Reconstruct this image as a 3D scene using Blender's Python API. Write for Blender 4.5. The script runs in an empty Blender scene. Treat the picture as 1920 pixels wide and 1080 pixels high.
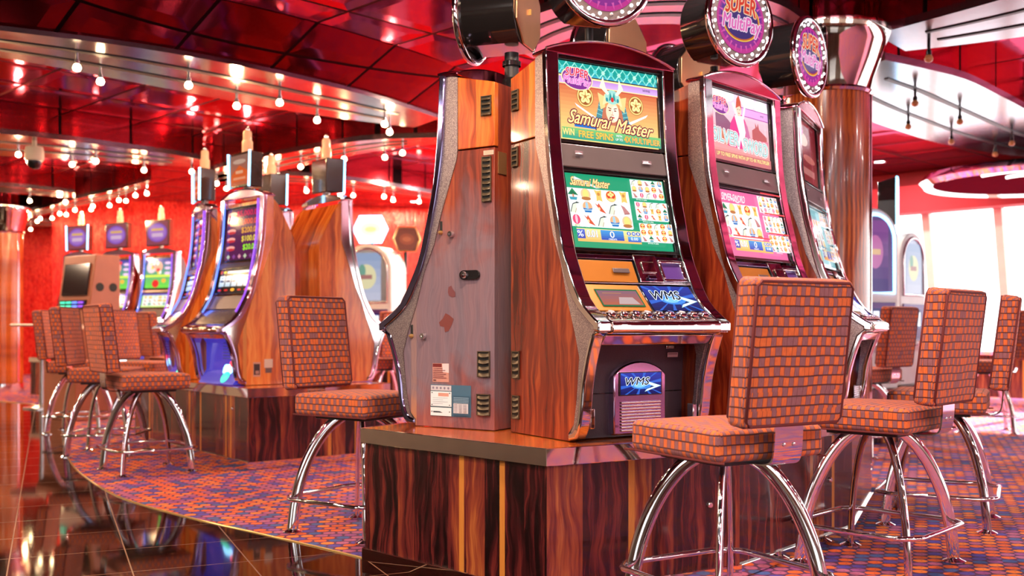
import bpy, math, random
from mathutils import Vector, Matrix
random.seed(7)
sin, cos, pi, rad = math.sin, math.cos, math.pi, math.radians
SC = bpy.context.scene
COL = SC.collection

# ------------------------------------------------------------------ colours and materials
def lin(c):
    c = c / 255.0
    return c / 12.92 if c <= .04045 else ((c + .055) / 1.055) ** 2.4
def rgb(r, g, b):
    return (lin(r), lin(g), lin(b), 1.0)

MATS = {}
def newmat(name):
    m = bpy.data.materials.new(name); m.use_nodes = True
    nt = m.node_tree; b = nt.nodes['Principled BSDF']
    MATS[name] = m
    return m, nt, b
class NT:
    """tiny node helper"""
    def __init__(s, nt): s.nt = nt
    def n(s, typ, **kw):
        nd = s.nt.nodes.new(typ)
        for k, v in kw.items(): setattr(nd, k, v)
        return nd
    def l(s, a, b): s.nt.links.new(a, b)
    def math(s, op, a, b=None, c=None, clamp=False):
        nd = s.n('ShaderNodeMath', operation=op); nd.use_clamp = clamp
        for i, v in enumerate((a, b, c)):
            if v is None: continue
            if isinstance(v, (int, float)): nd.inputs[i].default_value = v
            else: s.l(v, nd.inputs[i])
        return nd.outputs[0]
    def comb(s, x, y, z=0):
        nd = s.n('ShaderNodeCombineXYZ')
        for i, v in enumerate((x, y, z)):
            if isinstance(v, (int, float)): nd.inputs[i].default_value = v
            else: s.l(v, nd.inputs[i])
        return nd.outputs[0]
    def noise(s, vec, scale, detail=3, rough=.5, dist=0):
        nd = s.n('ShaderNodeTexNoise'); s.l(vec, nd.inputs['Vector'])
        nd.inputs['Scale'].default_value = scale; nd.inputs['Detail'].default_value = detail
        nd.inputs['Roughness'].default_value = rough; nd.inputs['Distortion'].default_value = dist
        return nd.outputs['Fac']
    def white(s, vec):
        nd = s.n('ShaderNodeTexWhiteNoise'); s.l(vec, nd.inputs['Vector']); return nd
    def ramp(s, fac, stops, interp='LINEAR'):
        nd = s.n('ShaderNodeValToRGB'); s.l(fac, nd.inputs[0]); cr = nd.color_ramp
        cr.interpolation = interp
        while len(cr.elements) < len(stops): cr.elements.new(.5)
        for e, (p, c) in zip(cr.elements, stops): e.position = p; e.color = c
        return nd.outputs[0]
    def mix(s, fac, a, b, blend='MIX'):
        nd = s.n('ShaderNodeMix', data_type='RGBA', blend_type=blend)
        if isinstance(fac, (int, float)): nd.inputs[0].default_value = fac
        else: s.l(fac, nd.inputs[0])
        for i, v in ((6, a), (7, b)):
            if isinstance(v, tuple): nd.inputs[i].default_value = v
            else: s.l(v, nd.inputs[i])
        return nd.outputs[2]
    def bump(s, h, strength, dist, bsdf):
        nd = s.n('ShaderNodeBump'); nd.inputs['Strength'].default_value = strength
        nd.inputs['Distance'].default_value = dist; s.l(h, nd.inputs['Height']); s.l(nd.outputs[0], bsdf.inputs['Normal'])
    def uv(s):
        u = s.n('ShaderNodeUVMap'); u.uv_map = 'UV'
        sp = s.n('ShaderNodeSeparateXYZ'); s.l(u.outputs[0], sp.inputs[0])
        return u.outputs[0], sp.outputs[0], sp.outputs[1]
    def obj(s):
        t = s.n('ShaderNodeTexCoord'); sp = s.n('ShaderNodeSeparateXYZ'); s.l(t.outputs['Object'], sp.inputs[0])
        return t.outputs['Object'], sp.outputs[0], sp.outputs[1], sp.outputs[2]

def plain(name, col, rough=.5, metal=0., coat=0., emit=None, estr=0., bumpn=0):
    m, nt, b = newmat(name)
    b.inputs['Base Color'].default_value = col; b.inputs['Roughness'].default_value = rough
    b.inputs['Metallic'].default_value = metal; b.inputs['Coat Weight'].default_value = coat
    b.inputs['Coat Roughness'].default_value = .05
    if emit: b.inputs['Emission Color'].default_value = emit; b.inputs['Emission Strength'].default_value = estr
    h = NT(nt); o, x, y, z = h.obj()
    f = h.noise(o, 9, 3)
    h.l(h.mix(f, tuple(c * .9 for c in col[:3]) + (1,), tuple(min(1, c * 1.1) for c in col[:3]) + (1,)), b.inputs['Base Color'])
    if bumpn: h.bump(h.noise(o, bumpn, 4), .25, .002, b)
    return m

plain('chrome', (.86, .84, .86, 1), .06, 1)
plain('satin_chrome', (.72, .70, .73, 1), .2, 1)
plain('bronze_chrome', (.86, .77, .70, 1), .06, 1)
plain('dark_chrome', (.30, .27, .44, 1), .08, 1)
plain('violet_chrome', (.62, .45, .72, 1), .08, 1)
plain('red_chrome', (.55, .10, .16, 1), .10, 1)
plain('black_gloss', (.012, .010, .011, 1), .12, 0, .6)
plain('black_plastic', (.020, .016, .018, 1), .42, bumpn=180)
plain('plum_plastic', (.045, .024, .036, 1), .40, bumpn=180)
plain('taupe_metal', (.20, .15, .15, 1), .32, .6)
plain('vent_dark', (.008, .007, .007, 1), .6)
plain('vent_metal', (.13, .09, .055, 1), .40, .5)
plain('gold_panel', (.46, .155, .02, 1), .38, .4)
plain('brass', (.80, .55, .22, 1), .3, .9)
plain('copper_plate', (.72, .38, .22, 1), .30, .85)
plain('white_paint', (.80, .78, .78, 1), .3)
plain('cream_paint', (.74, .62, .52, 1), .5)
plain('label_white', (.80, .82, .82, 1), .5)
plain('label_pink', (.68, .42, .36, 1), .5)
plain('label_grey', (.50, .47, .50, 1), .5)
plain('label_blue', (.10, .20, .27, 1), .45)
plain('label_ink', (.05, .04, .05, 1), .6)
plain('brown_laminate', (.42, .13, .07, 1), .35)
plain('topper_brown', (.055, .022, .014, 1), .14, 0, .5)
plain('steel_blue', (.28, .34, .44, 1), .3, .5)
plain('red_fabric', (.45, .02, .03, 1), .8)
plain('canopy_red', (.11, .008, .018, 1), .9)
MATS['canopy_red'].node_tree.nodes['Principled BSDF'].inputs['Specular IOR Level'].default_value = 0
plain('glow_blue', (.02, .03, .2, 1), .3, emit=(.10, .22, 1, 1), estr=1.6)
plain('glow_cyan', (.2, .4, .6, 1), .3, emit=(.25, .65, 1, 1), estr=3)
plain('glow_white', (.8, .8, .8, 1), .3, emit=(1, .98, .95, 1), estr=4)
plain('glow_green', (.0, .3, .2, 1), .3, emit=(.05, .8, .45, 1), estr=1.2)
plain('glow_red', (.3, .0, .0, 1), .3, emit=(1, .05, .05, 1), estr=2)
plain('glow_violet', (.1, .0, .3, 1), .3, emit=(.30, .08, .9, 1), estr=1.0)
plain('led_white', (.8, .8, .8, 1), .3, emit=(.93, 1, 1, 1), estr=5)
plain('led_off', (.45, .38, .42, 1), .25)
plain('bulb_glow', (1, .8, .5, 1), .2, emit=(1, .70, .36, 1), estr=32)
plain('bulb_dim', (.45, .18, .08, 1), .15, emit=(1, .3, .1, 1), estr=.08)
plain('beacon', (.75, .45, .32, 1), .15, emit=(1, .36, .14, 1), estr=.35)
plain('downlight_glow', (1, 1, 1, 1), .3, emit=(1, .93, .88, 1), estr=18)
plain('tracklight_glow', (1, 1, 1, 1), .3, emit=(1, .97, .97, 1), estr=3)
plain('panel_purple', (.10, .04, .22, 1), .3, .2)
plain('blue_lit_plastic', (.05, .05, .35, 1), .25, .1, .4, emit=(.06, .06, .8, 1), estr=.35)
for nm in ('bulb_glow', 'bulb_dim', 'led_white', 'glow_cyan', 'glow_blue', 'glow_green', 'glow_red', 'glow_violet', 'beacon', 'downlight_glow', 'tracklight_glow', 'blue_lit_plastic'):
    MATS[nm].cycles.emission_sampling = 'NONE'

def wood(name, stops, plank=.11, rough=.22, coat=.5, dust_sheen=None, contrast=1.):
    """veneer of upright strips: each strip has its own tone, its own figure and fine grain"""
    m, nt, b = newmat(name); h = NT(nt)
    uvv, u, v = h.uv()
    wob = h.noise(h.comb(h.math('MULTIPLY', u, 3.), h.math('MULTIPLY', v, 1.6)), 2.2, 2)
    uw = h.math('ADD', u, h.math('MULTIPLY', h.math('SUBTRACT', wob, .5), .10))
    pid = h.math('FLOOR', h.math('DIVIDE', h.math('ADD', u, 20.), plank))
    wn = h.white(h.comb(pid, 3.1, 0)).outputs['Value']
    off = h.math('MULTIPLY', wn, 7.)
    streak = h.noise(h.comb(uw, h.math('MULTIPLY', h.math('ADD', v, off), .06), off), 34, 4, .55)
    fine = h.noise(h.comb(uw, h.math('MULTIPLY', h.math('ADD', v, off), .03), off), 190, 4, .6)
    val = h.math('ADD', h.math('MULTIPLY', streak, 1.05 * contrast), h.math('MULTIPLY', fine, .30))
    val = h.math('ADD', val, h.math('MULTIPLY', h.math('SUBTRACT', wn, .5), .32 * contrast))
    val = h.math('SUBTRACT', val, .18 + .5 * (contrast - 1))
    col = h.ramp(val, stops)
    # here and there one thin strip of pale sapwood
    sap = h.white(h.comb(h.math('FLOOR', h.math('DIVIDE', h.math('ADD', u, 20.), plank * .27)), 9.7, 0)).outputs['Value']
    col = h.mix(h.math('GREATER_THAN', sap, .955), col, h.mix(fine, rgb(196, 112, 46), rgb(226, 148, 66)))
    b.inputs['Roughness'].default_value = rough
    if dust_sheen:  # wiped dust plus a grey reflection, both painted into the lower colour
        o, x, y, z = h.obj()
        dust_sheen_mask = h.ramp(h.math('ADD', h.math('DIVIDE', z, 1.1), h.math('MULTIPLY', h.math('SUBTRACT', h.noise(uvv, 3.2, 4, .6, .8), .5), .75)),
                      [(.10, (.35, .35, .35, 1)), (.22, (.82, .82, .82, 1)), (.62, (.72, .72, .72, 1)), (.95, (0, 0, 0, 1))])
        col = h.mix(dust_sheen_mask, col, h.mix(fine, rgb(92, 86, 104), rgb(150, 136, 148)))
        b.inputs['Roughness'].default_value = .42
    h.l(col, b.inputs['Base Color'])
    b.inputs['Coat Weight'].default_value = 0. if dust_sheen else coat; b.inputs['Coat Roughness'].default_value = .07
    return m
wood('veneer_orange', [(.18, rgb(122, 42, 14)), (.42, rgb(196, 84, 26)), (.62, rgb(232, 122, 44)), (.85, rgb(246, 160, 74))])
wood('veneer_column', [(.16, rgb(84, 26, 12)), (.40, rgb(166, 66, 24)), (.62, rgb(212, 104, 36)), (.88, rgb(232, 136, 60))], plank=.2, contrast=1.2)
wood('veneer_red', [(.17, rgb(40, 11, 10)), (.40, rgb(92, 28, 20)), (.62, rgb(132, 48, 28)), (.88, rgb(184, 86, 42))], contrast=1.2)
wood('veneer_dust_sheen', [(.15, rgb(60, 20, 18)), (.40, rgb(112, 40, 28)), (.62, rgb(150, 60, 38)), (.88, rgb(180, 90, 50))], dust_sheen=True)
wood('veneer_dark', [(.20, rgb(24, 7, 9)), (.38, rgb(66, 19, 22)), (.56, rgb(112, 40, 36)), (.76, rgb(150, 68, 42)), (.95, rgb(190, 106, 54))], plank=.10, contrast=1.4)
wood('veneer_top', [(.15, rgb(120, 44, 18)), (.5, rgb(196, 96, 40)), (.85, rgb(226, 136, 66))], plank=.3, rough=.15)

def fabric():
    m, nt, b = newmat('plaid_fabric'); h = NT(nt)
    uvv, u, v = h.uv()
    wx = h.math('MULTIPLY', h.math('SUBTRACT', h.noise(uvv, 9, 2), .5), .010)
    wy = h.math('MULTIPLY', h.math('SUBTRACT', h.noise(h.comb(v, u, 4), 8, 2), .5), .010)
    U = h.math('DIVIDE', h.math('ADD', h.math('ADD', u, wx), 5.), .0185)
    V = h.math('DIVIDE', h.math('ADD', h.math('ADD', v, wy), 5.), .030)
    cu, cv = h.math('FLOOR', U), h.math('FLOOR', V)
    fu, fv = h.math('SUBTRACT', U, cu), h.math('SUBTRACT', V, cv)
    chk = h.math('MODULO', h.math('ADD', cu, cv), 2.)
    rnd = h.white(h.comb(cu, cv, 1.5)).outputs['Value']
    flip = h.math('GREATER_THAN', rnd, .92)
    sel = h.math('ABSOLUTE', h.math('SUBTRACT', chk, flip))
    thr = h.noise(h.comb(h.math('MULTIPLY', u, 1.0), h.math('MULTIPLY', v, .12)), 420, 3)
    org = h.mix(thr, rgb(184, 66, 28), rgb(250, 128, 58))
    mau = h.mix(thr, rgb(108, 60, 68), rgb(172, 110, 116))
    col = h.mix(sel, org, mau)
    line_h = h.math('LESS_THAN', h.math('MINIMUM', fv, h.math('SUBTRACT', 1., fv)), .08)
    line_v = h.math('LESS_THAN', h.math('MINIMUM', fu, h.math('SUBTRACT', 1., fu)), .05)
    col = h.mix(h.math('MULTIPLY', line_v, .7), col, rgb(84, 22, 24))
    col = h.mix(h.math('MULTIPLY', line_h, .95), col, rgb(70, 16, 18))
    h.l(col, b.inputs['Base Color']); b.inputs['Roughness'].default_value = .85
    b.inputs['Sheen Weight'].default_value = .35; b.inputs['Sheen Tint'].default_value = rgb(255, 170, 150)
    hh = h.math('SUBTRACT', h.math('MULTIPLY', thr, .5), h.math('MULTIPLY', h.math('MAXIMUM', line_h, line_v), .8))
    h.bump(hh, .5, .002, b)
    return m
fabric()
plain('fabric_piping', rgb(104, 34, 34), .85)

def carpet():
    m, nt, b = newmat('carpet_dots'); h = NT(nt)
    o, x, y, z = h.obj()
    ca, sa = cos(rad(8)), sin(rad(8))
    xr = h.math('ADD', h.math('MULTIPLY', x, ca), h.math('MULTIPLY', y, sa))
    yr = h.math('SUBTRACT', h.math('MULTIPLY', y, ca), h.math('MULTIPLY', x, sa))
    V = h.math('DIVIDE', h.math('ADD', yr, 50.), .058); cv = h.math('FLOOR', V)
    U = h.math('ADD', h.math('DIVIDE', h.math('ADD', xr, 50.), .066), h.math('MULTIPLY', h.math('MODULO', cv, 2.), .5))
    cu = h.math('FLOOR', U)
    fu = h.math('SUBTRACT', h.math('SUBTRACT', U, cu), .5); fv = h.math('SUBTRACT', h.math('SUBTRACT', V, cv), .5)
    wn = h.white(h.comb(cu, cv, 2.)); rnd = wn.outputs['Value']
    ang = h.noise(o, 60, 2)
    r = h.math('POWER', h.math('ADD', h.math('POWER', h.math('ABSOLUTE', h.math('MULTIPLY', fu, 2.15)), 2.6), h.math('POWER', h.math('ABSOLUTE', h.math('MULTIPLY', fv, 2.2)), 2.6)), .385)
    r = h.math('ADD', r, h.math('MULTIPLY', h.math('SUBTRACT', ang, .5), .5))
    dot = h.math('LESS_THAN', r, .93)
    colr = h.ramp(rnd, [(0, rgb(230, 92, 30)), (.30, rgb(244, 122, 40)), (.46, rgb(176, 88, 126)), (.64, rgb(150, 70, 132)), (.74, rgb(82, 62, 156)), (.90, rgb(62, 86, 150))], 'CONSTANT')
    core = h.math('LESS_THAN', h.math('ADD', h.math('ABSOLUTE', h.math('SUBTRACT', fu, .1)), h.math('ABSOLUTE', fv)), .07)
    colr = h.mix(h.math('MULTIPLY', core, .6), colr, rgb(60, 20, 40))
    col = h.mix(dot, rgb(84, 34, 78), colr)
    fl = h.noise(o, 900, 2)
    col = h.mix(h.math('MULTIPLY', fl, .3), col, rgb(255, 220, 220), 'SOFT_LIGHT')
    h.l(col, b.inputs['Base Color']); b.inputs['Roughness'].default_value = .9
    h.bump(fl, .5, .003, b)
carpet()

def marble():
    m, nt, b = newmat('black_marble_tile'); h = NT(nt)
    o, x, y, z = h.obj()
    a = rad(24)
    xr = h.math('ADD', h.math('MULTIPLY', x, cos(a)), h.math('MULTIPLY', y, sin(a)))
    yr = h.math('SUBTRACT', h.math('MULTIPLY', y, cos(a)), h.math('MULTIPLY', x, sin(a)))
    def gl(t):
        q = h.math('FRACT', h.math('DIVIDE', h.math('ADD', t, 60.), .45))
        return h.math('LESS_THAN', h.math('MINIMUM', q, h.math('SUBTRACT', 1., q)), .006)
    g = h.math('MAXIMUM', gl(xr), gl(yr))
    sp = h.noise(o, 55, 6, .7)
    col = h.ramp(sp, [(.50, rgb(14, 7, 5)), (.62, rgb(44, 22, 14)), (.70, rgb(120, 76, 44))])
    col = h.mix(g, col, rgb(120, 82, 60))
    h.l(col, b.inputs['Base Color'])
    h.l(h.math('ADD', h.math('MULTIPLY', g, .4), .05), b.inputs['Roughness'])
    b.inputs['Specular IOR Level'].default_value = .32
    b.inputs['Coat Weight'].default_value = 0; b.inputs['Coat Roughness'].default_value = .03
marble()

def ceiling_mat(name, col, rough, grid=True, sparkle=False):
    m, nt, b = newmat(name); h = NT(nt)
    o, x, y, z = h.obj()
    c = h.mix(h.noise(o, 1.3, 3), col, tuple(min(1, q * 1.35) for q in col[:3]) + (1,))
    b.inputs['Metallic'].default_value = .85; b.inputs['Specular Tint'].default_value = (.75, .22, .32, 1)
    if grid:
        def q(t, off, per):
            f = h.math('FRACT', h.math('DIVIDE', h.math('ADD', t, off), per))
            return h.math('MINIMUM', f, h.math('SUBTRACT', 1., f))
        d = h.math('MINIMUM', q(h.math('ADD', x, y), 99. - 6.5, .99), q(h.math('SUBTRACT', y, x), 99.6 - 8.57, .996))
        gap = h.math('LESS_THAN', d, .020)
        c = h.mix(gap, c, (.006, .003, .004, 1))
        h.l(h.math('ADD', h.math('MULTIPLY', gap, .5), rough), b.inputs['Roughness'])
        # each panel is very slightly pillowed towards its seams, and the seam itself is a groove
        pil = h.math('MINIMUM', d, .16)
        h.bump(h.math('ADD', pil, h.math('MULTIPLY', h.noise(o, 2.3, 2), .10)), .22, .12, b)
    else:
        b.inputs['Roughness'].default_value = rough
        h.bump(h.noise(o, 2.6, 3), .35, .15, b)
    h.l(c, b.inputs['Base Color'])
ceiling_mat('ceiling_panel', (.22, .052, .092, 1), .10)
ceiling_mat('ceiling_red', (.34, .02, .03, 1), .16)
ceiling_mat('ceiling_cove', (.18, .013, .024, 1), .12)

def beads():
    """wall of red glass-bead strings"""
    m, nt, b = newmat('red_bead_wall'); h = NT(nt)
    uvv, u, v = h.uv()
    cu = h.math('FLOOR', h.math('DIVIDE', u, .022)); cv = h.math('FLOOR', h.math('DIVIDE', v, .04))
    w = h.white(h.comb(cu, cv, .5)).outputs['Value']
    s = h.noise(h.comb(h.math('MULTIPLY', u, 1.), h.math('MULTIPLY', v, .25)), 5, 5, .7)
    col = h.ramp(h.math('ADD', h.math('MULTIPLY', s, .7), h.math('MULTIPLY', w, .3)), [(.22, rgb(130, 6, 10)), (.45, rgb(226, 24, 22)), (.72, rgb(250, 64, 46))])
    h.l(col, b.inputs['Base Color']); b.inputs['Roughness'].default_value = .25; b.inputs['Metallic'].default_value = .35
    h.bump(h.math('ADD', s, h.math('MULTIPLY', w, .5)), .6, .05, b)
beads()

def brushed():
    m, nt, b = newmat('brushed_metal'); h = NT(nt)
    o, x, y, z = h.obj()
    f = h.noise(o, 40, 4)
    h.l(h.mix(f, (.20, .18, .215, 1), (.30, .275, .32, 1)), b.inputs['Base Color'])
    b.inputs['Metallic'].default_value = .95; b.inputs['Roughness'].default_value = .17
brushed()

def speckle(name, base, hi):
    m, nt, b = newmat(name); h = NT(nt)
    o, x, y, z = h.obj()
    vo = h.n('ShaderNodeTexVoronoi'); h.l(o, vo.inputs['Vector']); vo.inputs['Scale'].default_value = 520
    w = h.white(vo.outputs['Color']).outputs['Value']
    h.l(h.mix(h.math('GREATER_THAN', w, .7), base, hi), b.inputs['Base Color'])
    b.inputs['Metallic'].default_value = .75; b.inputs['Roughness'].default_value = .33
    h.bump(w, .25, .0006, b)
speckle('speckled_trim', rgb(150, 132, 136), rgb(206, 188, 184))

def glass():
    m = bpy.data.materials.new('pane_glass'); m.use_nodes = True; MATS['pane_glass'] = m
    nt = m.node_tree; nt.nodes.clear(); h = NT(nt)
    out = h.n('ShaderNodeOutputMaterial'); mx = h.n('ShaderNodeMixShader'); t = h.n('ShaderNodeBsdfTransparent'); g = h.n('ShaderNodeBsdfGlossy')
    g.inputs['Roughness'].default_value = .02
    mx.inputs[0].default_value = .06
    h.l(t.outputs[0], mx.inputs[1]); h.l(g.outputs[0], mx.inputs[2]); h.l(mx.outputs[0], out.inputs[0])
glass()

def screen_mat(name, strength, gloss=.08):
    """a lit display: colour attribute -> emission, under glossy glass"""
    m, nt, b = newmat(name); h = NT(nt)
    a = h.n('ShaderNodeVertexColor'); a.layer_name = 'Col'
    h.l(a.outputs[0], b.inputs['Emission Color']); b.inputs['Emission Strength'].default_value = strength
    b.inputs['Base Color'].default_value = (.01, .01, .012, 1); b.inputs['Roughness'].default_value = gloss; b.inputs['Specular IOR Level'].default_value = .22
screen_mat('display', 1.0)
screen_mat('display_soft', .62)
def print_mat():
    """printed surface: the ink colours come from the colour attribute, no light of its own"""
    m, nt, b = newmat('printed'); h = NT(nt)
    a = h.n('ShaderNodeVertexColor'); a.layer_name = 'Col'
    h.l(a.outputs[0], b.inputs['Base Color']); b.inputs['Roughness'].default_value = .45
print_mat()

# ------------------------------------------------------------------ mesh builder
def cr(pts, n=4):
    """Catmull-Rom through the points"""
    out = []
    for i in range(len(pts) - 1):
        p0 = pts[max(0, i - 1)]; p1 = pts[i]; p2 = pts[i + 1]; p3 = pts[min(len(pts) - 1, i + 2)]
        for k in range(n):
            t = k / n
            out.append(tuple(.5 * ((2 * b) + (c - a) * t + (2 * a - 5 * b + 4 * c - d) * t * t + (3 * b - a - 3 * c + d) * t ** 3) for a, b, c, d in zip(p0, p1, p2, p3)))
    out.append(tuple(pts[-1]))
    return out

class MB:
    def __init__(s): s.v = []; s.f = []; s.m = []; s.c = []
    def add(s, vs, fs, mat=0, col=None):
        b = len(s.v); s.v += [tuple(v) for v in vs]
        for f in fs: s.f.append([b + i for i in f]); s.m.append(mat); s.c.append(col)
        return s
    def box(s, x0, x1, y0, y1, z0, z1, mat=0):
        vs = [(x, y, z) for x in (x0, x1) for y in (y0, y1) for z in (z0, z1)]
        return s.add(vs, [(0, 1, 3, 2), (4, 6, 7, 5), (0, 4, 5, 1), (2, 3, 7, 6), (0, 2, 6, 4), (1, 5, 7, 3)], mat)
    def obox(s, c, ax, ay, az, hx, hy, hz, mat=0):
        c = Vector(c); vs = []
        for i in (-1, 1):
            for j in (-1, 1):
                for k in (-1, 1): vs.append(c + Vector(ax) * (i * hx) + Vector(ay) * (j * hy) + Vector(az) * (k * hz))
        return s.add(vs, [(0, 1, 3, 2), (4, 6, 7, 5), (0, 4, 5, 1), (2, 3, 7, 6), (0, 2, 6, 4), (1, 5, 7, 3)], mat)
    def prism(s, poly, f0, f1, mat=0):
        """poly of 2-D points; f0, f1 map a 2-D point to the near and far 3-D points"""
        n = len(poly)
        a = sum(poly[i][0] * poly[(i + 1) % n][1] - poly[(i + 1) % n][0] * poly[i][1] for i in range(n))
        if a < 0: poly = poly[::-1]
        vs = [f0(p) for p in poly] + [f1(p) for p in poly]
        fs = [tuple(range(n))[::-1], tuple(range(n, 2 * n))] + [(i, (i + 1) % n, n + (i + 1) % n, n + i) for i in range(n)]
        # make normals point outwards
        v0 = [Vector(v) for v in vs]; nrm = (v0[1] - v0[0]).cross(v0[n] - v0[0])
        cen = sum(v0, Vector()) / len(v0)
        test = sum((v0[i]) .cross(v0[(i + 1) % n]) .dot(v0[n] - v0[0]) for i in range(n))
        if test < 0: fs = [f[::-1] for f in fs]
        return s.add(vs, fs, mat)
    def prism_z(s, poly, z0, z1, mat=0): return s.prism(poly, lambda p: (p[0], p[1], z0), lambda p: (p[0], p[1], z1), mat)
    def prism_x(s, poly, x0, x1, mat=0): return s.prism(poly, lambda p: (x0, p[0], p[1]), lambda p: (x1, p[0], p[1]), mat)
    def prism_y(s, poly, y0, y1, mat=0): return s.prism(poly, lambda p: (p[0], y0, p[1]), lambda p: (p[0], y1, p[1]), mat)
    def tube(s, pts, r, n=12, closed=False, mat=0, caps=True, flat=1.):
        P = [Vector(p) for p in pts]; N = len(P); rings = []; up = None
        for i in range(N):
            if closed: t = P[(i + 1) % N] - P[i - 1]
            else: t = P[min(N - 1, i + 1)] - P[max(0, i - 1)]
            t.normalize()
            if up is None:
                up = Vector((0, 0, 1)) if abs(t.z) < .9 else Vector((1, 0, 0))
            a = t.cross(up)
            if a.length < 1e-5: a = t.orthogonal()
            a.normalize(); b = a.cross(t); b.normalize(); up = b
            rr = r[i] if isinstance(r, (list, tuple)) else r
            rings.append([P[i] + a * (rr * cos(2 * pi * k / n)) + b * (rr * flat * sin(2 * pi * k / n)) for k in range(n)])
        vs = [v for q in rings for v in q]; fs = []
        for i in range(N if closed else N - 1):
            j = (i + 1) % N
            fs += [(i * n + k, i * n + (k + 1) % n, j * n + (k + 1) % n, j * n + k) for k in range(n)]
        if caps and not closed: fs += [tuple(range(n))[::-1], tuple(range((N - 1) * n, N * n))]
        return s.add(vs, fs, mat)
    def lathe(s, prof, n=32, o=(0, 0, 0), ax=(0, 0, 1), mat=0, ex=None):
        az = Vector(ax).normalized()
        axx = Vector(ex).normalized() if ex else az.orthogonal().normalized()
        ay = az.cross(axx); o = Vector(o); vs = []; fs = []; rows = []
        for r, z in prof:
            if r < 1e-6: rows.append([len(vs)]); vs.append(o + az * z)
            else:
                rows.append(list(range(len(vs), len(vs) + n)))
                vs += [o + az * z + axx * (r * cos(2 * pi * k / n)) + ay * (r * sin(2 * pi * k / n)) for k in range(n)]
        for A, B in zip(rows, rows[1:]):
            for k in range(n):
                k2 = (k + 1) % n
                if len(A) == 1 and len(B) == 1: continue
                if len(A) == 1: fs.append((A[0], B[k2], B[k]))
                elif len(B) == 1: fs.append((A[k], A[k2], B[0]))
                else: fs.append((A[k], A[k2], B[k2], B[k]))
        return s.add(vs, fs, mat)
    def ball(s, c, r, n=10, sz=1., mat=0):
        m = max(4, n // 2)
        return s.lathe([(r * sin(pi * i / m), -r * sz * cos(pi * i / m)) for i in range(m + 1)], n, c, mat=mat)
    def rbox(s, c, hx, hy, hz, r, seg=3, mat=0, puff=0.):
        """box with rounded edges (and an optional cushion crown)"""
        def axis(h):
            a = [h - r + r * sin(pi / 2 * i / seg) for i in range(seg + 1)]
            return [-q for q in a[::-1]] + [0.] + a if h > r else [0.]
        def pt(x, y, z):
            q = Vector((x, y, z)); core = Vector((max(-hx + r, min(hx - r, x)), max(-hy + r, min(hy - r, y)), max(-hz + r, min(hz - r, z))))
            d = q - core
            if d.length > 1e-9: d = d.normalized() * r
            p = core + d
            if puff: p.z += puff * (1 - (p.x / hx) ** 2) * (1 - (p.y / hy) ** 2) * (1 if z > 0 else -.3)
            return (c[0] + p.x, c[1] + p.y, c[2] + p.z)
        H = (hx, hy, hz)
        for d in range(3):
            u, w = [(1, 2), (2, 0), (0, 1)][d]
            U = sorted(set([round(H[u] * t, 6) for t in ([-1 + 2 * i / 8 for i in range(9)])] + [sg * (H[u] - r + r * math.tan(pi / 4 * i / seg)) for i in range(seg + 1) for sg in (-1, 1)]))
            Wd = sorted(set([round(H[w] * t, 6) for t in ([-1 + 2 * i / 8 for i in range(9)])] + [sg * (H[w] - r + r * math.tan(pi / 4 * i / seg)) for i in range(seg + 1) for sg in (-1, 1)]))
            for sg in (-1, 1):
                vs = []
                for a in U:
                    for b_ in Wd:
                        q = [0, 0, 0]; q[d] = sg * H[d]; q[u] = a; q[w] = b_
                        vs.append(pt(*q))
                nw = len(Wd); fs = []
                for i in range(len(U) - 1):
                    for j in range(nw - 1):
                        f = (i * nw + j, (i + 1) * nw + j, (i + 1) * nw + j + 1, i * nw + j + 1)
                        fs.append(f if sg > 0 else f[::-1])
                s.add(vs, fs, mat)
        return s
    def build(s, name, mats, parent=None, smooth=35, bevel=0., loc=None, weld=False, bseg=2):
        me = bpy.data.meshes.new(name)
        me.from_pydata(s.v, [], s.f)
        if isinstance(mats, str): mats = [mats]
        for q in mats: me.materials.append(MATS[q])
        me.polygons.foreach_set('material_index', s.m)
        if weld:
            import bmesh
            bm = bmesh.new(); bm.from_mesh(me); bmesh.ops.remove_doubles(bm, verts=bm.verts, dist=1e-5); bm.to_mesh(me); bm.free()
        uvl = me.uv_layers.new(name='UV'); data = [0.] * (2 * len(me.loops)); co = [v.co for v in me.vertices]
        lv = [0] * len(me.loops); me.loops.foreach_get('vertex_index', lv)
        for p in me.polygons:
            n = p.normal
            hl = math.hypot(n.x, n.y)
            if hl < .6:
                for li in p.loop_indices: c = co[lv[li]]; data[2 * li] = c.x; data[2 * li + 1] = c.y
            else:
                tx, ty = -n.y / hl, n.x / hl
                for li in p.loop_indices: c = co[lv[li]]; data[2 * li] = c.x * tx + c.y * ty; data[2 * li + 1] = c.z
        uvl.data.foreach_set('uv', data)
        if any(c is not None for c in s.c):
            ca = me.color_attributes.new('Col', 'FLOAT_COLOR', 'CORNER'); cd = []
            for p, c in zip(me.polygons, s.c):
                c = c or (0, 0, 0, 1)
                cd += list(c) * p.loop_total
            ca.data.foreach_set('color', cd)
        if smooth:
            me.shade_smooth(); me.set_sharp_from_angle(angle=rad(smooth))
        else: me.shade_flat()
        ob = bpy.data.objects.new(name, me); COL.objects.link(ob)
        if parent: ob.parent = parent
        if loc: ob.location = loc
        if bevel:
            bv = ob.modifiers.new('bevel', 'BEVEL'); bv.width = bevel; bv.segments = bseg; bv.limit_method = 'ANGLE'; bv.angle_limit = rad(40)
        return ob

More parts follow.
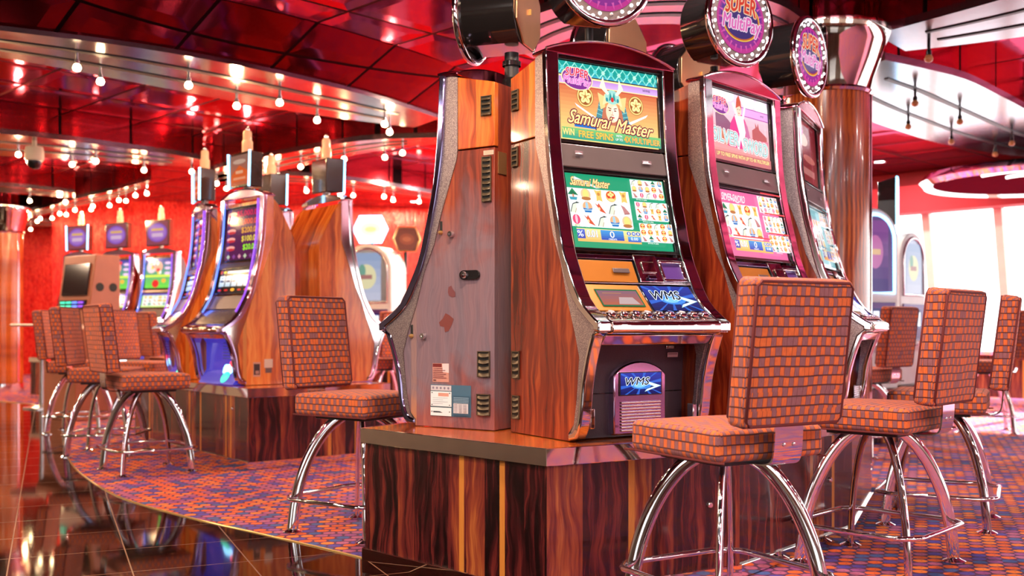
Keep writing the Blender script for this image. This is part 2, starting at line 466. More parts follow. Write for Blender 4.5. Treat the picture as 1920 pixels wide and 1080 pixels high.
def thing(name, label, cat, loc=(0, 0, 0), rz=0., group=None):
    o = bpy.data.objects.new(name, None); COL.objects.link(o)
    o.empty_display_size = .1
    o.location = loc; o.rotation_euler = (0, 0, rz); o['label'] = label; o['category'] = cat
    if group: o['group'] = group
    return o
def tag(o, label, cat, group=None):
    o['label'] = label; o['category'] = cat
    if group: o['group'] = group
    return o
def struct(o): o['kind'] = 'structure'; return o
def dup(root, loc, rz, label, group=None):
    r = root.copy(); COL.objects.link(r); r.location = loc; r.rotation_euler = (0, 0, rz); r['label'] = label
    if group: r['group'] = group
    for ch in list(root.children):
        c = ch.copy(); COL.objects.link(c); c.parent = r
        for g in list(ch.children):
            d = g.copy(); COL.objects.link(d); d.parent = c
    return r

# ------------------------------------------------------------------ flat artwork (screens, sign faces, plates)
_TXT = {}
def glyphs(body, bold=0.):
    key = (body, round(bold, 4))
    if key not in _TXT:
        cu = bpy.data.curves.new('t', 'FONT'); cu.body = body; cu.size = 1; cu.offset = bold; cu.resolution_u = 3
        ob = bpy.data.objects.new('t', cu); COL.objects.link(ob)
        dg = bpy.context.evaluated_depsgraph_get(); dg.update()
        me = bpy.data.meshes.new_from_object(ob.evaluated_get(dg))
        vs = [(v.co.x, v.co.y) for v in me.vertices]; fs = [tuple(p.vertices) for p in me.polygons]
        bpy.data.meshes.remove(me); bpy.data.objects.remove(ob); bpy.data.curves.remove(cu)
        x0 = min(v[0] for v in vs); x1 = max(v[0] for v in vs); y0 = min(v[1] for v in vs); y1 = max(v[1] for v in vs)
        _TXT[key] = (vs, fs, x0, x1, y0, y1)
    return _TXT[key]

class Art:
    """coloured flat shapes in a unit frame of w x h, later laid on a plane"""
    def __init__(s, w=100., h=64.): s.w = w; s.h = h; s.items = []; s.lay = 0
    def poly(s, pts, col):
        a = sum(pts[i][0] * pts[(i + 1) % len(pts)][1] - pts[(i + 1) % len(pts)][0] * pts[i][1] for i in range(len(pts)))
        if a < 0: pts = pts[::-1]
        s.lay += 1; s.items.append((pts, [tuple(range(len(pts)))], col, s.lay)); return s
    def rect(s, x0, y0, x1, y1, col): return s.poly([(x0, y0), (x1, y0), (x1, y1), (x0, y1)], col)
    def grad(s, x0, y0, x1, y1, c0, c1, n=10):
        s.lay += 1
        for i in range(n):
            a, b = y0 + (y1 - y0) * i / n, y0 + (y1 - y0) * (i + 1) / n; t = (i + .5) / n
            s.items.append(([(x0, a), (x1, a), (x1, b), (x0, b)], [(0, 1, 2, 3)], tuple(p + (q - p) * t for p, q in zip(c0, c1)), s.lay))
        return s
    def ell(s, cx, cy, rx, ry, col, n=28, a0=0, rot=0.):
        c, d = cos(rot), sin(rot)
        return s.poly([(cx + rx * cos(2 * pi * k / n + a0) * c - ry * sin(2 * pi * k / n + a0) * d, cy + rx * cos(2 * pi * k / n + a0) * d + ry * sin(2 * pi * k / n + a0) * c) for k in range(n)], col)
    def line(s, x0, y0, x1, y1, wd, col):
        dx, dy = x1 - x0, y1 - y0; L = math.hypot(dx, dy) or 1; nx, ny = -dy / L * wd / 2, dx / L * wd / 2
        return s.poly([(x0 + nx, y0 + ny), (x0 - nx, y0 - ny), (x1 - nx, y1 - ny), (x1 + nx, y1 + ny)], col)
    def text(s, body, cx, cy, width, height, col, bold=0., shear=0., rot=0., arc=0.):
        if bold > 0:
            k = bold * .5 * height
            for i in range(3): s.text(body, cx + k * (i - 1), cy, width, height, col, 0., shear, rot, arc); s.lay -= 1
            s.lay += 1; return s
        vs, fs, x0, x1, y0, y1 = glyphs(body, 0.); s.lay += 1
        v0, _, bx0, bx1, by0, by1 = glyphs(body, 0.)
        sx = width / (bx1 - bx0); sy = height / (by1 - by0); mx, my = (bx0 + bx1) / 2, (by0 + by1) / 2
        out = []
        for x, y in vs:
            X = (x - mx) * sx + (y - my) * sy * shear; Y = (y - my) * sy + arc * (1 - (2 * (x - mx) / (bx1 - bx0)) ** 2)
            out.append((cx + X * cos(rot) - Y * sin(rot), cy + X * sin(rot) + Y * cos(rot)))
        s.items.append((out, fs, col, s.lay)); return s
    def outlined(s, body, cx, cy, width, height, col, edge, b=.03, shear=0., rot=0., arc=0., extra=None):
        # an even outline: the same letters set eight times round the centre
        _, _, x0, x1, y0, y1 = glyphs(body, 0.); k = b * height / (y1 - y0) * 1.15
        for c, q in ((extra, 2.), (edge, 1.)):
            if not c: continue
            lay = s.lay + 1
            for i in range(8):
                s.text(body, cx + k * q * cos(pi / 4 * i), cy + k * q * sin(pi / 4 * i), width, height, c, 0., shear, rot, arc)
                p_ = s.items[-1]; s.items[-1] = (p_[0], p_[1], p_[2], lay)
            s.lay = lay
        lay = s.lay + 1
        for i in range(4):
            s.text(body, cx + k * .28 * cos(pi / 2 * i), cy + k * .28 * sin(pi / 2 * i), width, height, col, 0., shear, rot, arc)
            p_ = s.items[-1]; s.items[-1] = (p_[0], p_[1], p_[2], lay)
        s.lay = lay; return s
    def emit(s, mb, o, ex, ey, W, H, mat=0, gap=.00012):
        """lay on the plane with corner o, unit axes ex, ey, size W x H metres"""
        o = Vector(o); ex = Vector(ex).normalized(); ey = Vector(ey).normalized(); n = ex.cross(ey)
        for pts, fs, col, lay in s.items:
            vs = [o + ex * (min(max(x, 0), s.w) / s.w * W) + ey * (min(max(y, 0), s.h) / s.h * H) + n * (lay * gap) for x, y in pts]
            mb.add(vs, fs, mat, col)
        return mb
# ------------------------------------------------------------------ artwork of the displays
WHT = (1, 1, 1, 1)
def super_badge(a, cx, cy, rx, ry):
    a.ell(cx, cy, rx, ry, rgb(250, 214, 170), rot=-.08); a.ell(cx, cy, rx * .93, ry * .9, rgb(120, 36, 134), rot=-.08)
    a.outlined('SUPER', cx + rx * .02, cy + ry * .45, rx * 1.45, ry * .72, rgb(206, 40, 70), rgb(255, 214, 222), .05, .1, -.05, ry * .12)
    a.outlined('MultiPay', cx, cy - ry * .28, rx * 1.7, ry * .86, rgb(232, 110, 190), rgb(255, 200, 232), .045, .1, -.05)
def flower(a, cx, cy, r):
    a.ell(cx, cy, r, r * 1.05, rgb(126, 66, 26)); a.ell(cx, cy, r * .95, r, rgb(244, 202, 120)); a.ell(cx, cy, r * .80, r * .85, rgb(150, 82, 34))
    for k in range(5):
        q = pi / 2 + 2 * pi * k / 5
        a.ell(cx + r * .42 * cos(q), cy + r * .44 * sin(q), r * .32, r * .27, rgb(250, 226, 150), 12, 0, q)
    a.ell(cx, cy, r * .16, r * .16, rgb(190, 120, 50), 10)
    for k in range(5):
        q = pi / 2 + 2 * pi * k / 5; a.line(cx, cy, cx + r * .5 * cos(q), cy + r * .5 * sin(q), r * .06, rgb(170, 110, 50))
def sym(a, k, x, y, r):
    """reel symbols: 0 bonsai 1 gold pot 2 gold figure 3 red and gold disc 4 crane 5 sea disc 6 red fish 7 mauve fan 8 pink lantern"""
    if k == 0:
        a.poly([(x - r, y - .1 * r), (x, y + 1.05 * r), (x + r, y - .1 * r)], rgb(30, 130, 84)); a.poly([(x - .8 * r, y + .1 * r), (x - .1 * r, y + .6 * r), (x + 1.1 * r, y - .2 * r)], rgb(20, 104, 70))
        a.rect(x - .12 * r, y - .6 * r, x + .2 * r, y, rgb(200, 130, 100)); a.poly([(x - .8 * r, y - .5 * r), (x + .8 * r, y - .5 * r), (x + .6 * r, y - r), (x - .6 * r, y - r)], rgb(60, 150, 170))
    elif k == 1:
        a.ell(x, y + .1 * r, r, r, rgb(244, 190, 150), 16); a.ell(x, y + .1 * r, .62 * r, .85 * r, rgb(236, 212, 120), 14); a.ell(x, y - .65 * r, .95 * r, .32 * r, rgb(176, 112, 60), 14)
    elif k == 2:
        a.poly([(x - .8 * r, y + r), (x - .2 * r, y + .8 * r), (x + .7 * r, y + r), (x + .55 * r, y - .1 * r), (x + .7 * r, y - r), (x, y - .8 * r), (x - .5 * r, y - r), (x - .4 * r, y)], rgb(226, 186, 96)); a.ell(x + .05 * r, y + .25 * r, .3 * r, .3 * r, rgb(196, 130, 60), 10)
    elif k == 3:
        a.ell(x, y, 1.05 * r, r, rgb(238, 170, 90), 18); a.ell(x, y + .2 * r, .9 * r, .7 * r, rgb(206, 56, 34), 16)
        for dx, dy in ((-.4, .3), (.4, .35), (0, .6), (0, .05)): a.ell(x + dx * r, y + dy * r, .27 * r, .25 * r, rgb(252, 214, 130), 8)
        a.ell(x, y - .6 * r, .7 * r, .3 * r, rgb(226, 206, 130), 12)
    elif k == 4:
        a.poly([(x - .9 * r, y - .9 * r), (x - .3 * r, y + .5 * r), (x + .5 * r, y + .8 * r), (x + .3 * r, y - .2 * r), (x, y - r)], rgb(214, 220, 200)); a.line(x - .9 * r, y - .9 * r, x - .3 * r, y + .5 * r, .14 * r, rgb(70, 80, 76))
        a.line(x - .3 * r, y + .5 * r, x + .5 * r, y + .8 * r, .16 * r, rgb(60, 66, 66)); a.poly([(x + .4 * r, y + .95 * r), (x + 1.1 * r, y + .75 * r), (x + .4 * r, y + .6 * r)], rgb(44, 60, 56)); a.line(x, y - r, x + .3 * r, y - .2 * r, .12 * r, rgb(180, 150, 110))
    elif k == 5:
        a.ell(x, y + .1 * r, .95 * r, .95 * r, rgb(242, 166, 120), 18); a.poly([(x - .4 * r, y - .2 * r), (x - .3 * r, y + .9 * r), (x + .1 * r, y + .9 * r), (x + .2 * r, y - .2 * r)], rgb(150, 196, 226))
        a.poly([(x - .95 * r, y - .05 * r), (x, y - .25 * r), (x + .95 * r, y - .05 * r), (x + .6 * r, y - .85 * r), (x - .6 * r, y - .85 * r)], rgb(44, 116, 180)); a.line(x - .8 * r, y - .45 * r, x + .8 * r, y - .4 * r, .1 * r, rgb(220, 236, 244))
    elif k == 6:
        a.poly([(x - 1 * r, y + .9 * r), (x - .5 * r, y + .2 * r), (x - .1 * r, y - .5 * r), (x + 1.1 * r, y - .9 * r), (x + .3 * r, y + .1 * r), (x - .2 * r, y + .9 * r), (x - .45 * r, y + .5 * r)], rgb(206, 84, 52)); a.ell(x - .2 * r, y - .1 * r, .2 * r, .3 * r, rgb(246, 206, 160), 8)
    elif k == 7:
        a.poly([(x - .8 * r, y + .8 * r), (x - .1 * r, y + .5 * r), (x + .9 * r, y - .6 * r), (x - .3 * r, y - .8 * r), (x - .5 * r, y)], rgb(186, 124, 122)); a.line(x - .3 * r, y - .8 * r, x + .8 * r, y - .7 * r, .12 * r, rgb(140, 70, 70))
    else:
        a.ell(x, y + .1 * r, .75 * r, .85 * r, rgb(222, 70, 110), 14); a.ell(x, y + .15 * r, .25 * r, .8 * r, rgb(246, 180, 196), 10); a.rect(x - .5 * r, y - 1.05 * r, x + .5 * r, y - .8 * r, rgb(190, 196, 130))
def reels(a, x0, y0, x1, y1, cols, rows, grid, r, bg=rgb(238, 240, 240), fr=rgb(210, 216, 220)):
    a.rect(x0, y0, x1, y1, fr); w = (x1 - x0) / cols
    for i in range(cols):
        a.grad(x0 + i * w + .25, y0 + .3, x0 + (i + 1) * w - .25, y1 - .3, tuple(c * .92 for c in bg), bg, 3)
        for j in range(rows): sym(a, grid[j][i], x0 + (i + .5) * w, y1 - (j + .5) * (y1 - y0) / rows, r)
GB = [[0, 1, 2, 3, 2], [4, 5, 6, 4, 7], [8, 6, 4, 5, 1]]
G1 = [[4, 1, 7, 0, 5], [1, 5, 1, 3, 7], [7, 8, 4, 8, 3]]
G2 = [[8, 1, 4, 4, 6], [6, 5, 2, 3, 0], [0, 8, 6, 2, 5]]
G3 = [[3, 3, 4, 3, 5], [3, 3, 2, 3, 1], [7, 0, 6, 3, 7]]

def art_samurai_top():
    a = Art(100, 64)
    a.grad(0, 0, 100, 50, rgb(255, 214, 128), rgb(196, 74, 52), 16)
    a.rect(0, 53, 100, 64, rgb(26, 150, 142)); a.grad(0, 53, 100, 57, rgb(60, 170, 206), rgb(26, 150, 142), 3)
    for i in range(-1, 14):
        x = i * 8.
        a.line(x, 53, x + 9, 64, 1.1, rgb(150, 226, 214)); a.line(x + 9, 53, x, 64, 1.1, rgb(120, 210, 190))
        a.poly([(x + 4.5, 60.6), (x + 6.6, 58.5), (x + 4.5, 56.4), (x + 2.4, 58.5)], rgb(176, 236, 206) if i % 2 else rgb(90, 200, 200))
    a.rect(0, 52.3, 100, 53.2, rgb(22, 22, 40)); a.rect(0, 51, 100, 52.3, rgb(252, 226, 150)); a.grad(0, 45.6, 100, 51, rgb(206, 170, 226), rgb(186, 130, 206), 4)
    a.rect(0, 44.8, 100, 45.6, rgb(252, 220, 150)); a.rect(0, 44.1, 100, 44.8, rgb(180, 60, 70))
    a.text('WMS', 88, 48.6, 8, 2.0, rgb(30, 30, 60), .03, .2)
    flower(a, 25, 36.5, 8.2); flower(a, 76, 34.5, 7.8)
    # crossed swords behind the figure
    a.poly([(14, 30), (16, 27.4), (42, 14.5), (40, 17.5)], rgb(226, 226, 236)); a.poly([(88, 28), (86, 25.4), (60, 13), (62, 16.8)], rgb(226, 226, 236))
    a.line(13, 12.3, 34, 12.0, 3.6, rgb(40, 110, 190)); a.line(66, 9.4, 87, 7.2, 3.6, rgb(40, 110, 190)); a.line(34, 9.5, 34, 15, 1.2, rgb(60, 60, 100)); a.line(66, 6.5, 66, 12, 1.2, rgb(60, 60, 100))
    # armoured figure: shoulder guards, helmet with two tall horns, face
    for sg in (-1, 1):
        cx = 51
        a.poly([(cx + sg * 8, 31), (cx + sg * 13, 34), (cx + sg * 17, 18), (cx + sg * 9, 16)], rgb(70, 130, 140))
        for k in range(4): a.line(cx + sg * (9 + k * .4), 29 - k * 3.4, cx + sg * (14 + k), 31 - k * 3.6, .7, rgb(120, 190, 190))
    a.poly([(42, 30), (60, 30), (63, 15), (39, 15)], rgb(190, 110, 80))
    a.ell(51, 26, 6.6, 8.6, rgb(250, 210, 176)); a.ell(53.5, 25.2, 3.6, 6.4, rgb(255, 228, 204))
    for sg in (-1, 1):
        a.ell(51 + sg * 2.7, 27.4, 1.25, .55, rgb(120, 50, 40), 10); a.line(51 + sg * 1.2, 28.8, 51 + sg * 4.4, 29.7, .7, rgb(90, 40, 34))
    a.line(51, 27, 50.6, 23.8, .5, rgb(206, 140, 110)); a.line(49.4, 23.6, 52.2, 23.6, .5, rgb(196, 120, 96)); a.ell(51, 21.5, 2., .7, rgb(200, 84, 76), 12)
    a.poly([(36.5, 41), (44, 38), (43.5, 29.5), (39, 27)], rgb(226, 200, 130)); a.poly([(65.5, 40), (58, 38), (58.5, 29.5), (63, 26.5)], rgb(226, 200, 130))
    a.poly([(41, 31), (43, 40), (51, 44.5), (59, 40), (61, 31), (56, 33.5), (51, 32), (46, 33.5)], rgb(226, 214, 160))
    a.ell(51, 38.5, 7.2, 6, rgb(150, 206, 196)); a.poly([(47.5, 35), (49, 43), (51, 37)], rgb(30, 140, 140)); a.poly([(54.5, 35), (53, 43), (51, 37)], rgb(30, 140, 140))
    a.ell(51, 36.4, 1.6, 2.1, rgb(206, 40, 40), 12); a.ell(45.5, 36, 1.3, 1.8, rgb(40, 140, 150), 10); a.ell(56.5, 36, 1.3, 1.8, rgb(40, 140, 150), 10)
    a.poly([(42.2, 55), (38.5, 46), (46, 39.8), (48, 41), (44.6, 46)], rgb(224, 240, 206)); a.poly([(58.2, 54.6), (62.5, 46), (56, 39.8), (54, 41), (57.4, 46)], rgb(224, 240, 206))
    super_badge(a, 16.5, 49.6, 15.4, 9.4)
    a.grad(0, 0, 100, 9.0, rgb(30, 150, 130), rgb(120, 190, 110), 4)
    a.outlined('Samurai', 28, 17.6, 40, 11, rgb(255, 228, 150), rgb(176, 30, 34), .03, .35, -.05, 0, rgb(60, 40, 70))
    a.outlined('Master', 73, 14.4, 37, 11, rgb(255, 228, 150), rgb(176, 30, 34), .03, .35, -.05, 0, rgb(60, 40, 70))
    a.outlined('WIN', 6, 5.4, 11, 5.2, rgb(255, 246, 150), rgb(200, 90, 30), .03)
    a.outlined('FREE SPINS', 33, 4.6, 34, 5.4, rgb(255, 200, 80), rgb(196, 60, 26), .03)
    a.outlined('WITH', 56, 6.4, 6, 1.9, WHT, rgb(60, 60, 90), .02); a.outlined('UP TO', 56, 3.4, 7, 1.9, WHT, rgb(60, 60, 90), .02)
    a.outlined('4X', 64.5, 4.4, 7, 5, rgb(255, 190, 70), rgb(196, 50, 26), .03); a.outlined('MULTIPLIER', 84, 4.2, 29, 4.6, rgb(255, 190, 90), rgb(196, 50, 26), .03)
    # lamp streaks of the printed sky in the top glass
    return a
def art_reels_screen(head, title, bgc, gold, sep, tcol, tedge):
    a = Art(100, 62)
    a.rect(0, 0, 100, 62, bgc)
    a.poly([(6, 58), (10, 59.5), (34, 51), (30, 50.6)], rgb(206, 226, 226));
    if title: a.outlined(title, 25, 55.2, 38, 7, tcol, tedge, .04, .3, -.02)
    reels(a, 0, 17.2, 61, 49.6, 5, 3, GB, 4.9)
    for k, (g, y0, y1) in enumerate(((G1, 44.2, 60.6), (G2, 24.6, 40.8), (G3, 5.4, 21.6))):
        reels(a, 64, y0, 97, y1, 5, 3, g, 2.5)
        a.text('20 lines in play', 74 if k else 72, y0 - 1.7, 11, 1.5, WHT, .02)
    a.text('20 lines in play', 7, 14.9, 12, 1.5, WHT, .02)
    if sep:
        for y in (61.2, 41.6, 22.4): a.rect(62.5, y - .6, 98.5, y + .7, sep)
        a.rect(0, 15.8, 62, 17.0, sep); a.rect(0, 13, 62, 13.8, sep)
    a.grad(0, 2.6, 62, 13.4, rgb(236, 170, 90), rgb(252, 226, 150), 5)
    a.grad(0, 5, 7.5, 12.6, rgb(60, 70, 160), rgb(90, 110, 200), 3); a.text('%', 3, 9, 5.5, 5, WHT, .03)
    a.outlined('0.01', 14, 9.3, 10, 5.6, WHT, rgb(40, 130, 190), .04)
    a.grad(22.5, 4.6, 45, 12.8, rgb(50, 70, 170), rgb(70, 150, 210), 5); a.outlined('0', 33.5, 9.4, 4.4, 5.4, WHT, rgb(40, 60, 140), .03); a.text('CREDITS', 33.5, 5.4, 8, 1.3, WHT, .03)
    for x, s_ in ((50.2, '1'), (55, '40'), (59.4, '1')): a.ell(x, 11, 2.1, 1.7, rgb(60, 100, 190), 12); a.text(s_, x, 11, 1.3 * len(s_), 1.9, WHT, .02)
    a.grad(48.5, 4, 61.5, 8.6, rgb(60, 80, 180), rgb(90, 170, 220), 3); a.text('0.00', 55, 6.6, 7, 2.4, WHT, .02)
    return a
def art_sword_top():
    a = Art(100, 64)
    a.grad(0, 0, 100, 64, rgb(216, 130, 120), rgb(236, 206, 226), 12)
    for x, y, r in ((12, 60, 10), (30, 62, 12), (66, 60, 12), (88, 58, 12), (96, 54, 9)): a.ell(x, y, r, r * .55, rgb(250, 236, 240), 18)
    a.rect(46, 46, 100, 53, rgb(216, 160, 216)); a.rect(46, 45.2, 100, 46, rgb(170, 70, 160)); a.rect(46, 53, 100, 53.8, rgb(170, 70, 160)); a.text('WMS', 89, 49.6, 6, 1.7, rgb(60, 40, 90), .03, .2)
    a.poly([(9, 42), (16, 44), (24, 41), (30, 38), (36, 34), (36, 20), (9, 18)], rgb(136, 84, 112)); a.poly([(9, 30), (36, 26), (36, 14), (9, 16)], rgb(190, 104, 70))
    a.poly([(70, 34), (76, 37), (76, 42), (79, 38), (81, 42), (83, 36), (96, 30), (96, 18), (70, 20)], rgb(176, 90, 90)); a.poly([(60, 24), (98, 26), (98, 22), (60, 18)], rgb(220, 120, 140))
    super_badge(a, 17, 50, 15, 8.4)
    a.poly([(27, 14), (33, 36), (41, 45), (47, 47), (55, 45), (62, 36), (70, 13)], rgb(226, 60, 130)); a.poly([(40, 44), (46, 30), (52, 14), (58, 30), (55, 45)], rgb(236, 220, 226)); a.poly([(58, 40), (62, 36), (70, 13), (58, 13)], rgb(190, 110, 150))
    a.ell(48, 50, 4.6, 6, rgb(240, 200, 176), 18); a.poly([(43, 51), (45, 60), (49, 64), (52, 58), (53, 50), (50, 54)], rgb(196, 80, 60)); a.ell(46.4, 50.4, .8, .5, rgb(90, 40, 40), 8); a.ell(49.8, 50.4, .8, .5, rgb(90, 40, 40), 8); a.ell(48, 46.8, 1.3, .5, rgb(190, 70, 80), 8)
    a.poly([(37, 55), (40, 56), (60, 14), (57, 12)], rgb(236, 240, 250)); a.poly([(60, 54), (57, 55), (42, 14), (45, 12)], rgb(214, 222, 240))
    a.outlined('SILVER', 24, 22, 42, 12, rgb(170, 236, 232), rgb(160, 40, 50), .04, 0, -.03, 0, rgb(250, 240, 240)); a.outlined('SWORD', 74, 17.6, 42, 12, rgb(170, 236, 232), rgb(160, 40, 50), .04, 0, -.03, 0, rgb(250, 240, 240))
    a.rect(0, 0, 100, 8, rgb(190, 110, 110)); a.outlined('UP TO FREE SPINS WITH UP TO 4X MULTIPLIER', 52, 5.2, 90, 3.4, rgb(255, 236, 150), rgb(150, 60, 60), .03)
    return a
def art_wms(big=True):
    a = Art(100, 46)
    a.grad(0, 0, 100, 46, rgb(10, 14, 74), rgb(28, 50, 150), 8)
    for k in range(14):
        q = 2 * pi * k / 14 + .1
        a.poly([(50, 22), (50 + 70 * cos(q - .05), 22 + 70 * sin(q - .05)), (50 + 70 * cos(q + .05), 22 + 70 * sin(q + .05))], rgb(40, 90, 190))
    a.ell(50, 20, 26, 9, rgb(60, 130, 216)); a.ell(46, 19, 15, 5, rgb(120, 190, 240))
    a.poly([(70, 26), (99, 17), (58, 5), (64, 11), (82, 15.5), (68, 21)], rgb(190, 246, 252)); a.poly([(71, 24.5), (96, 17), (61, 6.5), (66, 11), (86, 16), (70, 21)], WHT)
    a.outlined('WMS', 39, 28, 60, 16, rgb(8, 14, 40), rgb(240, 252, 255), .05, .25, 0)
    return a
def art_third_top():
    a = Art(100, 64); a.grad(0, 0, 100, 64, rgb(150, 54, 56), rgb(120, 30, 40), 8); a.ell(30, 44, 26, 7, rgb(240, 196, 180)); a.ell(60, 26, 30, 4, rgb(200, 110, 100)); super_badge(a, 20, 54, 16, 8)  # dark red ground paints a reflection into this screen
    a.rect(16, 8, 84, 15, rgb(196, 120, 116)); return a
def art_third_low():
    a = art_reels_screen('', '', rgb(150, 206, 214), None, rgb(120, 190, 200), rgb(240, 250, 250), rgb(90, 150, 160)); return a
def art_dollar():
    a = Art(100, 80); a.rect(0, 0, 100, 80, rgb(74, 22, 66))
    for k, (s_, c) in enumerate((('$5,000.01', rgb(206, 26, 80)), ('$2,000.01', rgb(226, 70, 56)), ('$200.01', rgb(216, 150, 60)), ('$100.01', rgb(222, 196, 70)), ('$20.02', rgb(150, 226, 50)))):
        y = 72 - k * 13.4; w = (66, 62, 48, 46, 40)[k]
        a.outlined(s_, 96 - w / 2, y, w, 9.6, c, tuple(q * .35 for q in c[:3]) + (1,), .03)
        a.ell(18, y + 1, 13, 3, rgb(226, 150, 140), 14); a.ell(18, y - 2, 13, 2.2, rgb(176, 40, 50), 14)
    for k in range(6): a.poly([(8 + k * 17, 5), (13 + k * 17, 9), (18 + k * 17, 5), (13 + k * 17, 1)], (rgb(170, 180, 150), rgb(120, 60, 130), rgb(200, 130, 150))[k % 3])
    return a
def art_dollar_low():
    a = Art(100, 90); a.rect(0, 0, 100, 90, rgb(14, 8, 10)); a.rect(24, 76, 96, 84, rgb(244, 246, 250)); a.ell(16, 80, 5, 4, rgb(236, 210, 60)); a.rect(2, 74, 9, 86, rgb(190, 60, 50))
    for k in range(5):
        a.grad(4 + k * 19, 26, 20 + k * 19, 66, rgb(170, 190, 206), rgb(240, 246, 252), 4); a.rect(6 + k * 19, 42, 18 + k * 19, 50, rgb(60, 70, 100)); a.ell(12 + k * 19, 58, 4, 3, rgb(120, 150, 190), 10)
    for x in (10, 30, 70, 90): a.ell(x, 12, 6, 3.4, rgb(206, 40, 40), 12)
    a.ell(50, 13, 6, 6, rgb(250, 170, 50), 14); return a
def art_fruit(seed):
    r = random.Random(seed); a = Art(100, 80); a.grad(0, 0, 100, 80, rgb(110, 206, 60), rgb(70, 44, 150), 10); a.rect(0, 30, 100, 36, rgb(206, 226, 80))
    a.ell(22, 56, 18, 15, rgb(226, 200, 206)); a.ell(48, 58, 15, 14, rgb(240, 160, 130))
    for k in range(9): a.ell(16 + r.random() * 44, 42 + r.random() * 32, 4 + 3 * r.random(), 5, (rgb(240, 200, 70), rgb(226, 50, 60), rgb(250, 240, 230), rgb(120, 200, 90))[k % 4], 12)
    for k in range(3): a.ell(82, 68 - 14 * k, 11, 4, rgb(230, 190, 226), 14)
    a.ell(40, 12, 13, 11, rgb(216, 40, 40), 16); a.ell(70, 20, 8, 6, rgb(236, 170, 60), 12); return a
def art_fruit_low(seed):
    r = random.Random(seed); a = Art(100, 80); a.rect(0, 0, 100, 80, rgb(150, 210, 130)); a.rect(0, 70, 100, 80, rgb(110, 80, 180)); reels(a, 4, 10, 96, 68, 5, 3, [[r.randrange(9) for _ in range(5)] for _ in range(3)], 8, rgb(236, 246, 230)); a.rect(0, 0, 100, 8, rgb(210, 226, 120)); return a
def art_sign():
    """round sign face: purple disc, gold oval ring, two lines of bubble lettering"""
    a = Art(200, 200); a.ell(100, 100, 72, 72, rgb(206, 50, 150), 48); a.ell(100, 102, 66, 64, rgb(150, 40, 150), 48); a.ell(100, 106, 60, 54, rgb(92, 36, 150), 40)
    for k in range(24):
        q = 2 * pi * k / 24; a.poly([(100 + 56 * cos(q - .05), 100 + 56 * sin(q - .05)), (100 + 71 * cos(q), 100 + 71 * sin(q)), (100 + 56 * cos(q + .05), 100 + 56 * sin(q + .05))], rgb(226, 90, 180))
    a.ell(100, 98, 57, 45, rgb(250, 196, 70), 40); a.ell(100, 98, 54, 42, rgb(206, 96, 30), 40); a.ell(100, 98, 51, 39, rgb(58, 30, 116), 40)
    a.outlined('SUPER', 100, 128, 92, 36, rgb(226, 60, 40), rgb(255, 210, 170), .06, .1, 0, 8)
    a.outlined('MultiPay', 102, 88, 112, 40, rgb(236, 110, 190), rgb(255, 226, 246), .06, .1, -.04); return a
ART = dict(st=art_samurai_top(), sl=art_reels_screen('', 'Samurai Master', rgb(24, 146, 104), 0, None, rgb(255, 226, 150), rgb(170, 40, 36)),
           wt=art_sword_top(), wl=art_reels_screen('', 'SILVER SWORD', rgb(216, 100, 150), 0, rgb(226, 70, 70), rgb(255, 226, 236), rgb(190, 60, 110)),
           wms=art_wms(), tt=art_third_top(), tl=art_third_low(), dt=art_dollar(), dl=art_dollar_low(), f1=art_fruit(1), g1=art_fruit_low(1), f2=art_fruit(2), g2=art_fruit_low(2), sign=art_sign())

# ------------------------------------------------------------------ the slot machine
K = 1.05
def P(t, h, s): return ((t - .285) * K, -s * K, h * K)
WE = [(.173, 1.372), (.173, 1.09), (.178, 1.05), (.21, .963), (.252, .846), (.289, .722), (.337, .62), (.378, .486), (.420, .38), (.447, .294), (.433, .15), (.415, .06), (.384, .012)]
CO = cr([(.257, 1.395), (.265, 1.2), (.276, 1.06), (.302, .9), (.332, .78), (.354, .695), (.384, .62), (.456, .495), (.545, .425)], 3) + [(.569, .412), (.569, .38)]
CI = cr([(.228, 1.385), (.236, 1.2), (.246, 1.06), (.272, .9), (.302, .775), (.324, .69), (.352, .61), (.42, .485), (.51, .412)], 3) + [(.535, .396), (.535, .385)]
LO = [(.569, .379)] + cr([(.536, .367), (.505, .29), (.480, .2), (.467, .108), (.452, .045), (.43, .012)], 3) + [(.384, .002)]
LI = [(.535, .384)] + cr([(.505, .36), (.477, .28), (.454, .2), (.443, .108), (.426, .055), (.408, .034)], 3) + [(.384, .028)]
CORE = [(0, .002), (0, 1.333), (.16, 1.369), (.20, 1.369), (.20, 1.06), (.235, .93), (.285, .68), (.325, .58), (.36, .47), (.36, .002)]

def plane_box(mb, t0, t1, a, b, thick, mat=0, lift=0.):
    """slab on the slanted plane from (s,h)=a up to b; thick goes inwards"""
    A = Vector(P(t0, a[1], a[0])); B = Vector(P(t1, a[1], a[0])); C = Vector(P(t1, b[1], b[0])); D = Vector(P(t0, b[1], b[0]))
    n = (B - A).cross(D - A).normalized()
    q = [v + n * lift for v in (A, B, C, D)]; r = [v - n * thick for v in q]
    mb.add(q + r, [(0, 1, 2, 3), (7, 6, 5, 4), (0, 4, 5, 1), (1, 5, 6, 2), (2, 6, 7, 3), (3, 7, 4, 0)], mat); return n
def plane_art(mb, art, t0, t1, a, b, lift=0., mat=0):
    A = Vector(P(t0, a[1], a[0])); B = Vector(P(t1, a[1], a[0])); D = Vector(P(t0, b[1], b[0])); n = (B - A).cross(D - A).normalized()
    art.emit(mb, A + n * lift, B - A, D - A, (B - A).length, (D - A).length, mat)
